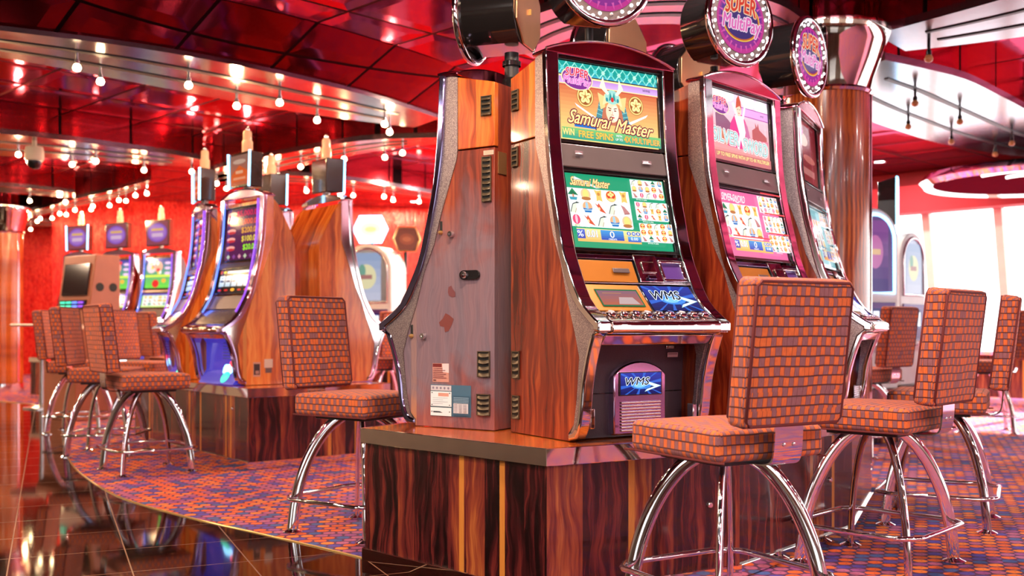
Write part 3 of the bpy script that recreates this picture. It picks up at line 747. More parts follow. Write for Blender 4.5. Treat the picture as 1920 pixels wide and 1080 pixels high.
def frame_bars(mb, t0, t1, a, b, w, thick, lift, mat=0):
    """raised rim round a slanted rectangle"""
    L = math.hypot(b[0] - a[0], b[1] - a[1]); f = w / L
    la = lambda q: (a[0] + (b[0] - a[0]) * q, a[1] + (b[1] - a[1]) * q)
    plane_box(mb, t0, t1, la(0), la(f), thick, mat, lift); plane_box(mb, t0, t1, la(1 - f), la(1), thick, mat, lift)
    plane_box(mb, t0, t0 + w, la(f), la(1 - f), thick, mat, lift); plane_box(mb, t1 - w, t1, la(f), la(1 - f), thick, mat, lift)
def poly_side(mb, poly, t0, t1, mat=0):
    mb.prism([(-s * K, h * K) for s, h in poly], lambda p: ((t0 - .285) * K, p[0], p[1]), lambda p: ((t1 - .285) * K, p[0], p[1]), mat)
def vent(root, side, s0, s1, h0, h1, n):
    x = (-.002 if side < 0 else .572); sx = side
    mb = MB(); X = (x - .285) * K
    mb.box(min(X, X + sx * .003), max(X, X + sx * .003), -s1 * K, -s0 * K, h0 * K, h1 * K, 0)
    v = mb.build('vent', 'vent_dark', root, 0)
    sl = MB(); w = (h1 - h0) / n
    fr = .0035
    for a, b, c, d in ((s0, s1, h0, h0 + fr), (s0, s1, h1 - fr, h1), (s0, s0 + fr, h0, h1), (s1 - fr, s1, h0, h1)):
        sl.box(min(X, X + sx * .006), max(X, X + sx * .006), -b * K, -a * K, c * K, d * K)
    for k in range(n):
        c = h0 + w * (k + .42)
        prof = [(.003, c + w * .30), (.012, c - w * .05), (.013, c - w * .22), (.003, c - w * .26)]
        N = 8
        vs = []; fs = []
        for i in range(N + 1):
            q = i / N; s = s0 + fr + (s1 - s0 - 2 * fr) * q; bow = 1 - (2 * q - 1) ** 2
            for d, hh in prof: vs.append((X + sx * (.003 + (d - .003) * (.25 + .75 * bow)), -s * K, (hh - w * .14 * bow) * K))
        for i in range(N):
            for j in range(3):
                f = (i * 4 + j, i * 4 + j + 1, (i + 1) * 4 + j + 1, (i + 1) * 4 + j); fs.append(f if sx > 0 else f[::-1])
        sl.add(vs, fs)
    sl.build('louvre', 'vent_metal', v, 40)

def slot_machine(label, B, ang, top, low, side_wood='veneer_red', up_wood='veneer_orange', rail='chrome', lower_rail=None, vents=(), scr='display', cat='slot machine', group=None, trim='speckled_trim', z=.552, style='video', cap='red_chrome', full=True):
    if style != 'video' and trim == 'speckled_trim': trim = 'bronze_chrome' if rail != 'chrome' else 'chrome'
    root = thing('slot_machine', label, cat, (B[0], B[1], z), ang, group)
    if style != 'video': root.scale = (1, 1, .94)
    # wooden carcass
    mb = MB(); poly_side(mb, CORE if style == 'video' else [(0, .002), (0, 1.0), (.03, 1.08), (.08, 1.20), (.16, 1.35), (.20, 1.36), (.20, 1.30), (.25, .9), (.285, .68), (.325, .58), (.36, .47), (.36, .002)], .028, .542); mb.build('cabinet', up_wood if style != 'video' else side_wood, root, 30)
    lowp = [(0, 0), (0, 1.083), (.173, 1.083)] + WE[2:-1] + [(.384, 0)]
    upp = [(0, 1.089), (0, 1.333), (.173, 1.372), (.173, 1.089)]
    if style != 'video':
        lowp = [(0, 0)] + cr([(0, 1.02), (.02, 1.10), (.07, 1.20), (.12, 1.30), (.173, 1.36)], 3) + WE[2:-1] + [(.384, 0)]; upp = None
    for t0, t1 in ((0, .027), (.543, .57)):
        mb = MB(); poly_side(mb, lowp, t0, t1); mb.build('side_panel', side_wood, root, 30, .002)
        if upp:
            mb = MB(); poly_side(mb, upp, t0, t1); mb.build('upper_side_panel', up_wood, root, 30, .002)  # orange wood; its lighter tone paints in the light from above
    for t0, t1 in ((-.004, .045), (.525, .574)):
        mb = MB(); poly_side(mb, WE[:9] + [(.447, .294)] + WE[10:] + LI[::-1][:-1] + CI[::-1], t0, t1); mb.build('side_trim', trim, root, 30)
    for t0, t1 in ((-.013, .042), (.528, .583)):
        mb = MB(); poly_side(mb, CO + CI[::-1], t0, t1); mb.build('front_rail', rail, root, 40, .009, bseg=3)
        mb = MB(); poly_side(mb, LO + LI[::-1], t0 + .004, t1 - .004); mb.build('lower_rail', lower_rail or rail, root, 40, .008, bseg=3)
    if full:
        # toe block of each rail with its lock
        for t0, t1, q in ((.042, .062, 1), (.508, .528, -1)):
            mb = MB(); mb.box((t0 - .285) * K, (t1 - .285) * K, -.45 * K, -.415 * K, .045 * K, .115 * K); mb.build('rail_bracket', 'chrome', root, 30, .004)
    # arched head
    arch = [(-.013, 1.378)] + [(-.013 + .596 * i / 16, 1.390 + .056 * sin(pi * i / 16) ** .85) for i in range(17)] + [(.583, 1.378)]
    mb = MB(); A = [((t - .285) * K, h * K) for t, h in arch]; mb.prism_y(A, -.258 * K, -.165 * K); hd = mb.build('head_cap', cap, root, 40, .005)
    mb = MB(); mb.tube([((t - .285) * K, -.258 * K, h * K) for t, h in arch[1:-1]], .0055, 8); mb.build('edge_strip', rail, hd)
    # displays
    ua, ub = (.247, 1.062), (.226, 1.378); la, lb = (.336, .664), (.262, .966)
    if style != 'video': ua, ub, la, lb = (.268, .905), (.236, 1.325), (.334, .66), (.290, .86)
    mb = MB(); plane_box(mb, .042, .528, la, lb, .02, 0, .006)
    mb = MB()
    plane_box(mb, .042, .528, ua, ub, .012); frame_bars(mb, .042, .528, ua, ub, .012, .012, .012)
    ut = mb.build('upper_display', 'black_gloss', root, 30, .002)
    mb = MB(); m_ = .013; f = lambda a, b, q: (a[0] + (b[0] - a[0]) * q, a[1] + (b[1] - a[1]) * q)
    plane_art(mb, top, .042 + m_, .528 - m_, f(ua, ub, .045), f(ua, ub, .955), .001); mb.build('screen_picture', scr, ut, 0)
    mb = MB(); plane_box(mb, .042, .528, la, lb, .012); frame_bars(mb, .042, .528, la, lb, .012, .012, .012)
    lt = mb.build('lower_display', 'black_gloss', root, 30, .002)
    mb = MB(); plane_art(mb, low, .042 + m_, .528 - m_, f(la, lb, .05), f(la, lb, .95), .001); mb.build('screen_picture', scr, lt, 0)
    # band between the displays
    mb = MB(); plane_box(mb, .042, .528, (lb[0] + .018, lb[1] + .006), ((.262, 1.058) if style == 'video' else (.285, .90)), .03); bd = mb.build('middle_band', 'taupe_metal', root, 30, .004)
    if full and style == 'video':
        for t0, t1, h0, c in ((.10, .135, 1.030, 'w'), (.41, .455, 1.020, 'b')):
            a = Art(100, 40); a.rect(0, 0, 100, 40, rgb(120, 92, 100)); a.poly([(20, 30), (100, 8), (0, 4), (10, 14), (60, 16)], rgb(230, 230, 240))
            if c == 'b': a.text('WMS', 36, 22, 60, 26, rgb(230, 236, 250), .04, .25)
            mb = MB(); plane_art(mb, a, t0, t1, (.2738, h0 - .012), (.2714, h0 + .002), .004); mb.build('maker_badge', 'printed', bd, 0)
    # control deck
    d1a, d1b = (.394, .551), (.342, .652)
    mb = MB(); plane_box(mb, .042, .528, d1a, d1b, .04); mb.build('upper_deck', 'satin_chrome' if style == 'video' else 'taupe_metal', root, 30, .003)
    d2a, d2b = (.500, .437), (.398, .546)
    mb = MB(); plane_box(mb, .042, .528, d2a, d2b, .04); dk = mb.build('lower_deck', 'satin_chrome', root, 30, .003)
    if full:
        mb = MB(); plane_box(mb, .043, .296, f(d1a, d1b, .03), f(d1a, d1b, .80), .004, 0, .005); bp = mb.build('bill_panel', 'gold_panel', root, 30, .002)
        mb = MB(); plane_box(mb, .19, .265, f(d1a, d1b, .34), f(d1a, d1b, .50), .004, 0, .013); mb.build('bill_slot', 'taupe_metal', bp, 30, .003)
        mb = MB(); plane_box(mb, .045, .528, f(d1a, d1b, .84), f(d1a, d1b, 1.0), .004, 0, .010); mb.build('deck_strip', 'dark_chrome', root, 30, .003)
        mb = MB(); plane_box(mb, .302, .408, f(d1a, d1b, .02), f(d1a, d1b, 1.02), .004, 0, .014); ch = mb.build('coin_head', 'chrome', root, 30, .005)
        mb = MB(); plane_box(mb, .325, .385, f(d1a, d1b, .34), f(d1a, d1b, .74), .004, 0, .020); mb.build('coin_slot_plate', 'bronze_chrome', ch, 30, .003)
        mb = MB(); plane_box(mb, .335, .372, f(d1a, d1b, .08), f(d1a, d1b, .22), .004, 0, .024); mb.build('return_lever', 'dark_chrome', ch, 30, .003)
        mb = MB(); frame_bars(mb, .414, .526, f(d1a, d1b, .06), f(d1a, d1b, .86), .012, .014, .014); tr = mb.build('ticket_recess', 'chrome', root, 30, .003)
        mb = MB(); plane_box(mb, .424, .516, f(d1a, d1b, .14), f(d1a, d1b, .78), .004, 0, .003); mb.build('recess_floor', 'panel_purple', tr, 30)
        mb = MB(); plane_box(mb, .043, .282, f(d2a, d2b, .12), f(d2a, d2b, .97), .004, 0, .004); rp = mb.build('reader_panel', 'gold_panel', root, 30, .002)
        a = Art(100, 60); a.rect(0, 0, 100, 60, rgb(30, 120, 74)); a.grad(3, 5, 97, 55, rgb(206, 110, 80), rgb(150, 110, 130), 5); a.poly([(40, 8), (48, 32), (80, 32), (90, 8)], rgb(220, 190, 190)); a.rect(14, 45, 58, 47, rgb(216, 150, 100))
        mb = MB(); plane_art(mb, a, .075, .262, f(d2a, d2b, .24), f(d2a, d2b, .80), .0065); mb.build('card_reader_display', 'display_soft', rp, 0)
        mb = MB(); plane_box(mb, .288, .526, f(d2a, d2b, .10), f(d2a, d2b, .98), .004, 0, .003); ws = mb.build('button_screen', 'black_gloss', root, 30, .002)
        mb = MB(); plane_art(mb, ART['wms'] if style == 'video' else low, .293, .521, f(d2a, d2b, .13), f(d2a, d2b, .95), .005); mb.build('screen_picture', 'display', ws, 0)
    # chrome nose of the deck and its buttons
    nose = [(.495, .442), (.535, .428), (.566, .416), (.577, .405), (.577, .384), (.566, .374), (.50, .368), (.49, .40)]
    mb = MB(); poly_side(mb, nose, .042, .528); mb.build('deck_nose', 'bronze_chrome', root, 40, .004)
    if full:
        for k in range(9):
            t = .075 + k * .0525; ctr = Vector(P(t, .4385, .520)); n = Vector((0, -.32, .95)).normalized()
            mb = MB(); mb.lathe([(.021, 0), (.021, .005), (.017, .009), (0, .011)], 14, ctr, n, ex=(1, 0, 0)); bt = mb.build('button', 'chrome', root, 40)
            mb = MB(); mb.lathe([(.013, .010), (.012, .0135), (0, .0145)], 12, ctr, n, ex=(1, 0, 0)); mb.build('button_lens', ('led_off', 'bronze_chrome', 'violet_chrome')[k % 3], bt, 40)
    # knee space: arch bar, dark door, coin box
    mb = MB(); poly_side(mb, [(.47, .334), (.47, .368), (.535, .368), (.505, .334)], .042, .528); mb.build('arch_bar', 'bronze_chrome', root, 30, .004)
    if style == 'video':
        mb = MB(); poly_side(mb, [(.355, .004), (.355, .36), (.40, .36), (.375, .30), (.366, .17), (.366, .004)], .045, .525); dr = mb.build('lower_door', 'plum_plastic', root, 30)
        if full:
            mb = MB(); plane_box(mb, .046, .524, (.366, .158), (.3665, .162), .004, 0, .0015); mb.build('door_seam', 'black_gloss', dr, 0)
            a = Art(100, 40); a.rect(0, 0, 100, 40, rgb(206, 170, 176)); a.rect(6, 22, 94, 34, rgb(150, 110, 120)); mb = MB(); plane_art(mb, a, .445, .495, (.376, .285), (.378, .302), .003); mb.build('door_label', 'printed', dr, 0)
            mb = MB(); plane_box(mb, .43, .475, (.383, .318), (.387, .330), .004, 0, .008); mb.build('door_handle', 'chrome', dr, 30, .003)
            cb = [(.185, .01), (.185, .225)] + [(.185 + .24 * i / 10, .225 + .048 * sin(pi * i / 10) ** .7) for i in range(1, 10)] + [(.425, .225), (.425, .01)]
            mb = MB(); mb.prism_y([((t - .285) * K, h * K) for t, h in cb], -.395 * K, -.36 * K); bx = mb.build('coin_box', 'violet_chrome', root, 30, .006)
            mb = MB(); plane_box(mb, .207, .403, (.398, .150), (.398, .235), .01); plane_art(mb, ART['wms'], .212, .398, (.398, .154), (.398, .231), .001, 1)
            mb.c = [c or (.01, .01, .01, 1) for c in mb.c]; mb.build('coin_box_screen', ['black_gloss', 'display'], bx, 0)
            mb = MB()
            for k in range(10): mb.tube([P(.215, .125 - k * .011, .398), P(.395, .125 - k * .011, .398)], .0042, 6)
            mb.build('coin_box_grille', 'bronze_chrome', bx, 60)
    else:
        mb = MB(); poly_side(mb, [(.355, .004), (.355, .36), (.44, .36), (.40, .30), (.40, .10), (.46, .004)], .045, .525); dr = mb.build('lower_door', 'blue_lit_plastic', root, 30)
        mb = MB()
        for k in range(6): mb.tube([P(.30, .30 - k * .022, .405), P(.47, .30 - k * .022, .405)], .004, 6)
        mb.build('grille', 'steel_blue', dr, 60)
        mb = MB(); mb.lathe([(.024, 0), (.022, .008), (0, .012)], 16, P(.42, .15, .402), (0, -1, 0)); mb.build('door_button', 'glow_red', dr, 40)
        mb = MB(); mb.lathe([(.05, 0), (.045, .004), (0, .005)], 20, P(.37, .055, .43), (0, -.8, .5), ex=(1, 0, 0)); mb.build('tray_light', 'glow_green', dr, 40)
        mb = MB(); mb.lathe([(.07, 0), (.06, .004), (0, .005)], 20, P(.36, .10, .405), (0, -1, .2), ex=(1, 0, 0)); mb.build('tray_glow', 'glow_cyan', dr, 40)
        for t0 in (.046, .513):
            mb = MB(); mb.tube(cr([P(t0 + .006, h, s + .004) for s, h in [(.258, 1.36), (.268, 1.15), (.285, 1.0), (.32, .82), (.36, .66), (.43, .53)]], 3), .007, 8); mb.build('edge_light', 'glow_blue' if t0 < .1 else 'glow_violet', root, 60)
    for sd, s0, s1, h0, h1, n in vents: vent(root, sd, s0, s1, h0, h1, n)
    return root
# ------------------------------------------------------------------ round topper sign on its pole
_led = {}
def round_sign(label, px, py, z0, ang, zc=2.30, r=.187, depth=.20, fwd=.17, cat='sign', group='round topper signs over the near slot island', lit=True, pr=.017, mast=False):
    """ang: direction the face looks; the drum sits over the pole, face fwd of the pole"""
    root = thing('round_topper_sign', label, cat, (px, py, z0), ang + pi / 2, group)   # local -y looks along ang
    mb = MB(); mb.tube([(0, 0, 0), (0, 0, zc - r * .9 - z0)], pr, 14); po = mb.build('pole', 'black_plastic', root, 60)
    mb = MB(); mb.lathe([(pr * 1.45, 0), (pr * 1.45, .045), (pr * 1.2, .055), (pr, .06)], 16); mb.build('collar', 'black_gloss', po, 40)
    mb = MB(); mb.lathe([(pr * 1.3, 0), (pr * 1.3, .02), (pr, .024)], 16, (0, 0, .11)); mb.build('clamp_ring', 'black_gloss', po, 40)
    o = (0, 0, zc - z0); ax = (0, -1, 0)
    yb = fwd - depth
    # drum with a flattened underside
    mb = MB(); n = 44; prof = []
    def rim(rr, flat): return [(rr * cos(2 * pi * k / n), max(-flat, rr * sin(2 * pi * k / n))) for k in range(n)]
    A = rim(r * .955, r * .80)
    mb.prism([(x, z) for x, z in A], lambda p: (p[0], -yb, o[2] + p[1]), lambda p: (p[0], -(fwd - .02), o[2] + p[1]))
    dr = mb.build('drum', 'black_gloss', root, 30, .004)
    mb = MB(); mb.tube([(r * cos(2 * pi * k / 56), -(fwd - .014), o[2] + r * sin(2 * pi * k / 56)) for k in range(56)], .016, 8, closed=True); mb.build('rim', 'chrome', root, 60)
    mb = MB(); mb.lathe([(r * .93, 0), (r * .93, -.004)], 56, (0, -(fwd - .008), o[2]), ax); mb.lathe([(0, 0), (r * .98, 0)], 56, (0, -(fwd - .008), o[2]), ax, ex=(1, 0, 0))
    fc = mb.build('face_plate', 'taupe_metal', root, 30)
    mb = MB(); R = r * .98
    R *= 1.09; ART['sign'].emit(mb, (-R, -(fwd - .0065), o[2] - R), (1, 0, 0), (0, 0, 1), 2 * R, 2 * R, 0, .00006); mb.build('printed_disc', 'display_soft', fc, 0)
    # two staggered rings of lamps
    for ring, cnt, rr in ((0, 20, .925), (1, 20, .83)):
        for k in range(cnt):
            q = 2 * pi * (k + .5 * ring) / cnt
            on = (k * 7 + ring * 3) % 4 != 0
            key = (on,)
            if key not in _led:
                mb = MB(); mb.lathe([(.0072, 0), (.0066, .003), (.0035, .0052), (0, .006)], 8, (0, 0, 0), (0, -1, 0)); ob = mb.build('lamp', 'led_white' if on else 'led_off', fc, 50); _led[key] = ob
            else:
                ob = _led[key].copy(); COL.objects.link(ob); ob.parent = fc
            ob.location = (r * rr * cos(q), -(fwd - .008), o[2] + r * rr * sin(q))
    # copper service plate at the back: octagon with a flat foot
    q8 = [(r * .90 * cos(pi / 8 + pi / 4 * k), max(-r * .80, r * .93 * sin(pi / 8 + pi / 4 * k))) for k in range(8)]
    mb = MB(); mb.prism(q8, lambda p: (p[0], -yb + .001, o[2] + p[1]), lambda p: (p[0], -yb + .010, o[2] + p[1])); bk = mb.build('back_plate', 'copper_plate', root, 30, .002)
    mb = MB(); mb.box(-.004, .004, -yb + .010, -yb + .02, o[2] - .012, o[2] + .012); mb.build('latch', 'brass', bk, 30)
    return root

# ------------------------------------------------------------------ casino stool
def make_stool(label, loc, rz, group):
    """local +y is where the sitter looks"""
    root = thing('casino_stool', label, 'stool', loc, rz, group)
    mb = MB(); mb.rbox((0, 0, .606), .222, .222, .050, .022, 3, puff=.010); st = mb.build('seat', 'plaid_fabric', root, 50, weld=True)
    mb = MB()
    mb.tube(cr([(-.20, -.219, .557), (-.219, -.20, .557), (-.219, .20, .557), (-.20, .219, .557), (.20, .219, .557), (.219, .20, .557), (.219, -.20, .557), (.20, -.219, .557)], 2), .004, 6); mb.build('piping', 'fabric_piping', st, 60)
    mb = MB(); mb.box(-.15, .15, -.15, .15, .535, .558); mb.build('seat_plate', 'black_plastic', root, 30, .004)
    # backrest: a thick square pad leaning back, swept on a slightly bowed rear
    tilt = rad(7)
    bk = MB(); bk.rbox((0, 0, 0), .205, .225, .041, .020, 3, puff=.006)
    M = Matrix.Translation((0, -.298, .892)) @ Matrix.Rotation(pi / 2 + tilt, 4, 'X')
    bk.v = [tuple(M @ Vector(v)) for v in bk.v]
    b = bk.build('backrest', 'plaid_fabric', root, 50, weld=True)
    for sgn in (-1, 1):
        lp = []
        for (x, y) in [(-.18, -.216), (.18, -.216), (.196, -.2), (.196, .2), (.18, .216), (-.18, .216), (-.196, .2), (-.196, -.2)]: lp.append(tuple(M @ Vector((x, y, sgn * .0385))))
        mb = MB(); mb.tube(lp, .0055, 6, closed=True); mb.build('piping', 'fabric_piping', b, 60)
    # chrome strap from under the seat up to the back
    prof = cr([(-.10, .548), (-.21, .545), (-.258, .552), (-.276, .575), (-.283, .63), (-.285, .70)], 3)
    mb = MB(); vs = []; fs = []
    for y, z in prof: vs += [(-.058, y, z), (.058, y, z), (.058, y - .006, z - .003), (-.058, y - .006, z - .003)]
    for i in range(len(prof) - 1):
        for k in range(4): fs.append((4 * i + k, 4 * i + (k + 1) % 4, 4 * i + 4 + (k + 1) % 4, 4 * i + 4 + k))
    fs += [(3, 2, 1, 0), tuple(range(len(vs) - 4, len(vs)))]
    mb.add(vs, fs); br = mb.build('back_bracket', 'chrome', root, 40)
    for x in (-.02, .02):
        mb = MB(); mb.lathe([(.007, 0), (.006, .004), (0, .005)], 10, (x, -.286, .61), (0, -1, 0)); mb.build('bolt', 'satin_chrome', br, 40)
    path = cr([(.085, .545), (.150, .495), (.215, .405), (.268, .285), (.300, .16), (.318, .012)], 5)
    for k in range(4):
        a = pi / 4 + k * pi / 2; c, s = cos(a), sin(a)
        mb = MB(); mb.tube([(r * c, r * s, z) for r, z in path], .0120, 16, flat=2.2); lg = mb.build('leg', 'chrome', root, 60)
        mb = MB(); mb.lathe([(.046, .002), (.046, .008), (.034, .014), (.021, .02)], 20, (.318 * c, .318 * s, 0)); mb.lathe([(0, .002), (.046, .002)], 20, (.318 * c, .318 * s, 0)); mb.build('foot', 'chrome', lg, 50)
    pts = []
    for k in range(4):
        a = pi / 4 + k * pi / 2
        for d in (-.13, .13): pts.append((.338 * cos(a + d), .338 * sin(a + d), .165))
    fine = []
    for i in range(8):
        p, q = Vector(pts[i]), Vector(pts[(i + 1) % 8]); 
        e = .012 / (q - p).length
        fine += [p.lerp(q, e), p.lerp(q, 1 - e)]
    mb = MB(); mb.tube(fine, .0105, 10, closed=True); mb.build('foot_ring', 'chrome', root, 60)
    return root

# ------------------------------------------------------------------ plinth of an island
def offset_poly(poly, d):
    """positive d shrinks a counter-clockwise polygon"""
    n = len(poly); out = []
    for i in range(n):
        p0, p1, p2 = Vector(poly[i - 1]), Vector(poly[i]), Vector(poly[(i + 1) % n])
        e1 = (p1 - p0).normalized(); e2 = (p2 - p1).normalized(); n1 = Vector((-e1.y, e1.x)); n2 = Vector((-e2.y, e2.x))
        m = (n1 + n2).normalized(); out.append(tuple(p1 + m * (d / max(.3, m.dot(n1)))))
    return out
def plinth(label, poly, top=.55, mat='veneer_dark', screws=()):
    c = Vector((sum(p[0] for p in poly) / len(poly), sum(p[1] for p in poly) / len(poly)))
    root = thing('machine_plinth', label, 'plinth', (c.x, c.y, 0), 0)
    pl = [(p[0] - c.x, p[1] - c.y) for p in poly]
    mb = MB(); mb.prism_z(offset_poly(pl, .016), .05, top - .058); mb.build('plinth_body', mat, root, 0)
    mb = MB(); mb.prism_z(offset_poly(pl, .004), top - .055, top - .0008); mb.build('worktop', 'veneer_top', root, 0)
    ring_o, ring_i = pl, offset_poly(pl, .006); n = len(pl)
    def band(name, po, pi_, z0, z1, mat, bev):
        mb = MB()
        vs = [(x, y, z0) for x, y in po] + [(x, y, z1) for x, y in po] + [(x, y, z0) for x, y in pi_] + [(x, y, z1) for x, y in pi_]
        fs = []
        for i in range(n):
            j = (i + 1) % n
            fs += [(i, j, n + j, n + i), (n + i, n + j, 3 * n + j, 3 * n + i), (2 * n + j, 2 * n + i, 3 * n + i, 3 * n + j), (j, i, 2 * n + i, 2 * n + j)]
        mb.add(vs, fs); return mb.build(name, mat, root, 0, bev)
    band('edge_band', ring_o, ring_i, top - .062, top + .001, 'bronze_chrome', .0025)
    band('skirting', offset_poly(pl, .004), offset_poly(pl, .03), .002, .055, 'bronze_chrome', .003)
    for (x, y), (nx, ny), z in screws:
        mb = MB(); mb.lathe([(.013, 0), (.013, .004), (.009, .009), (0, .010)], 14, (x - c.x, y - c.y, z), (nx, ny, 0)); mb.build('cap_screw', 'chrome', root, 40)
    return root

# ------------------------------------------------------------------ column
def column(label, x, y, r=.245, zcap=2.366, ztop=2.95, flare=.365):
    root = thing('column', label, 'column', (x, y, 0), 0)
    mb = MB(); mb.lathe([(r, .02), (r, zcap)], 48); mb.build('shaft', 'veneer_column', root, 40)
    mb = MB(); mb.lathe([(r + .012, 0), (r + .012, .12), (r, .13)], 48); mb.build('base_collar', 'chrome', root, 40)
    mb = MB(); mb.lathe([(r + .01, zcap - .015), (r + .022, zcap), (r + .01, zcap + .015)], 48); mb.build('neck_ring', 'chrome', root, 60)
    mb = MB(); mb.lathe([(r + .005, zcap + .01), (r + .02, zcap + .08), (r + .055, zcap + .18), (flare - .03, zcap + .28), (flare, zcap + .355), (flare, zcap + .385), (flare - .06, zcap + .385)], 48); mb.build('capital', 'bronze_chrome', root, 40)
    mb = MB(); mb.lathe([(flare - .07, zcap + .36), (flare - .07, ztop)], 40); mb.build('neck', 'red_chrome', root, 40)
    for a in (-.35, 2.8):
        mb = MB(); c, s = cos(a), sin(a); mb.obox((c * (r + .004), s * (r + .004), (zcap + .14) / 2), (c, s, 0), (-s, c, 0), (0, 0, 1), .008, .016, (zcap - .16) / 2); mb.build('chrome_strip', 'chrome', root, 0, .003)
    return root
# ================================================================== THE PLACE
# ------------------------------------------------------------------ floor
FL = struct(MB().add([(-15, -6, 0), (23.6, -6, 0), (-1.5, 21.1, 0), (-15, 21.1, 0)], [(0, 1, 2, 3)]).build('floor', 'carpet_dots', None, 0))
edge = cr([(-9.5, 15.4), (-6.6, 13.4), (-5.66, 12.61), (-5.38, 12.28), (-4.42, 10.34), (-3.65, 8.48), (-3.09, 7.3), (-2.62, 6.48), (-2.17, 5.82), (-1.66, 5.28), (-1.16, 4.83), (-.62, 4.33), (.117, 3.566), (.75, 2.9), (1.5, 2.0), (2.5, .6), (4.2, -1.4), (6.5, -3.2), (9.0, -4.6), (11, -6)], 5)
mp = [(x, y) for x, y in edge] + [(-15, -6), (-15, 15.4)]
struct(MB().prism_z(mp, -.02, .004).build('floor_marble', 'black_marble_tile', None, 0))
mb = MB(); mb.tube([(x, y, .004) for x, y in edge], .006, 6); struct(mb.build('trim_1', 'brass', None, 60))

# ------------------------------------------------------------------ ceiling, bands of brushed metal with lamp slots
ZC = 2.95
struct(MB().add([(-15, -6, ZC), (-15, 21.1, ZC), (-1.7, 21.1, ZC), (23.3, -6, ZC)], [(0, 1, 2, 3)]).build('ceiling', 'ceiling_panel', None, 0))
BANDS = [
 ([(-4.9, 5.35), (-3.63, 5.84), (-3.03, 6.15), (-2.34, 6.54), (-1.74, 7.08), (-1.09, 7.9), (-.61, 8.75)], [(-5.2, 6.0), (-3.98, 6.41), (-3.33, 6.77), (-2.67, 7.5), (-2.03, 8.24), (-1.44, 8.75), (-.86, 9.15)], 'glow', 'the long curved metal ceiling band above the aisle', True),
 ([(-7.4, 8.3), (-5.38, 9.05), (-4.67, 9.44), (-4.24, 9.74), (-3.9, 10.12), (-3.47, 10.57), (-3.25, 10.94)], [(-8.0, 9.6), (-6.11, 10.28), (-5.25, 10.66), (-4.73, 10.83), (-4.24, 11.04), (-3.72, 11.34), (-3.43, 11.53)], 'glow', 'the second metal ceiling band at far left', False),
 ([(-3.6, 12.2), (-3.33, 11.61), (-2.7, 10.9), (-2.15, 10.4), (-1.5, 9.85), (-1.1, 9.7), (-.69, 9.64)], [(-3.9, 13.2), (-3.67, 12.78), (-2.9, 12.02), (-2.34, 11.41), (-1.64, 10.66), (-1.15, 10.2), (-.72, 9.98)], 'glow', 'the leaf-shaped metal ceiling band over the dollar machines', False),
 ([(-3.4, 11.9), (-2.48, 12.1), (-1.8, 12.65), (-1.06, 13.7), (-.46, 15.03)], [(-3.6, 12.6), (-2.62, 12.78), (-1.91, 13.4), (-1.11, 14.34), (-.48, 15.65)], 'glow', 'the far metal ceiling band behind the big slot machine', False),
 ([(-7.9, 16.4), (-7.04, 15.51), (-6.15, 14.46), (-5.04, 13.28), (-4.3, 12.4)], [(-8.4, 17.2), (-7.48, 16.49), (-6.6, 15.51), (-5.4, 14.22), (-4.5, 12.9)], 'glow', 'the metal ceiling band over the fruit machines', False),
 ([(-9.2, 16.9), (-7.99, 17.32), (-7.31, 17.59), (-6.45, 17.96), (-4.6, 18.3)], [(-9.5, 17.7), (-8.38, 18.15), (-7.62, 18.35), (-6.73, 18.75), (-4.8, 19.0)], 'glow', 'the farthest metal ceiling band by the bead wall', False),
 ([(-7.6, 12.5), (-6.64, 12.83), (-6.2, 13.1), (-5.74, 13.65)], [(-7.9, 13.1), (-6.96, 13.44), (-6.5, 13.75), (-5.95, 14.16)], 'glow', 'the short metal ceiling band near the left column', False),
 ([(2.18, 6.23), (2.37, 5.95), (2.61, 5.58), (2.79, 5.23), (3.3, 4.2), (3.6, 3.0)], [(2.5, 6.61), (2.76, 6.48), (3.01, 6.33), (3.27, 6.13), (4.1, 5.3), (4.7, 4.0)], 'dim', 'the pale ceiling band springing from the wood column', False),
 ([(2.45, 6.83), (2.85, 7.09), (3.22, 7.37), (3.64, 7.82), (4.12, 8.36), (5.03, 9.43), (6.2, 10.4)], [(2.2, 7.6), (2.75, 8.5), (3.45, 9.3), (4.1, 9.95), (4.75, 10.44), (5.5, 10.85), (6.5, 11.3)], 'dim', 'the wide pale ceiling band by the windows', False),
 ([(1.72, 6.02), (1.42, 5.62), (1.0, 5.42), (.5, 5.52), (.12, 5.85), (-.1, 6.3)], [(1.66, 6.42), (1.32, 6.15), (.95, 6.02), (.6, 6.08), (.32, 6.36), (.14, 6.8)], None, '', False),
]
ZB = 2.72
def resample(p, n):
    p = cr([tuple(q) for q in p], 6); L = [0]
    for a, b in zip(p, p[1:]): L.append(L[-1] + math.hypot(b[0] - a[0], b[1] - a[1]))
    out = []; k = 0
    for i in range(n + 1):
        d = L[-1] * i / n
        while k < len(L) - 2 and L[k + 1] < d: k += 1
        t = (d - L[k]) / max(1e-9, L[k + 1] - L[k]); out.append((p[k][0] + (p[k + 1][0] - p[k][0]) * t, p[k][1] + (p[k + 1][1] - p[k][1]) * t))
    return out, L[-1]
def strip(mb, A, B, z0, z1, mat=0):
    n = len(A); vs = [(x, y, z0) for x, y in A] + [(x, y, z0) for x, y in B] + [(x, y, z1) for x, y in A] + [(x, y, z1) for x, y in B]; fs = []
    for i in range(n - 1): fs += [(i, n + i, n + i + 1, i + 1), (2 * n + i, 2 * n + i + 1, 3 * n + i + 1, 3 * n + i), (i, i + 1, 2 * n + i + 1, 2 * n + i), (n + i + 1, n + i, 3 * n + i, 3 * n + i + 1)]
    fs += [(0, 2 * n, 3 * n, n), (n - 1, 2 * n - 1, 4 * n - 1, 3 * n - 1)]
    mb.add(vs, fs, mat)
BULB = {}
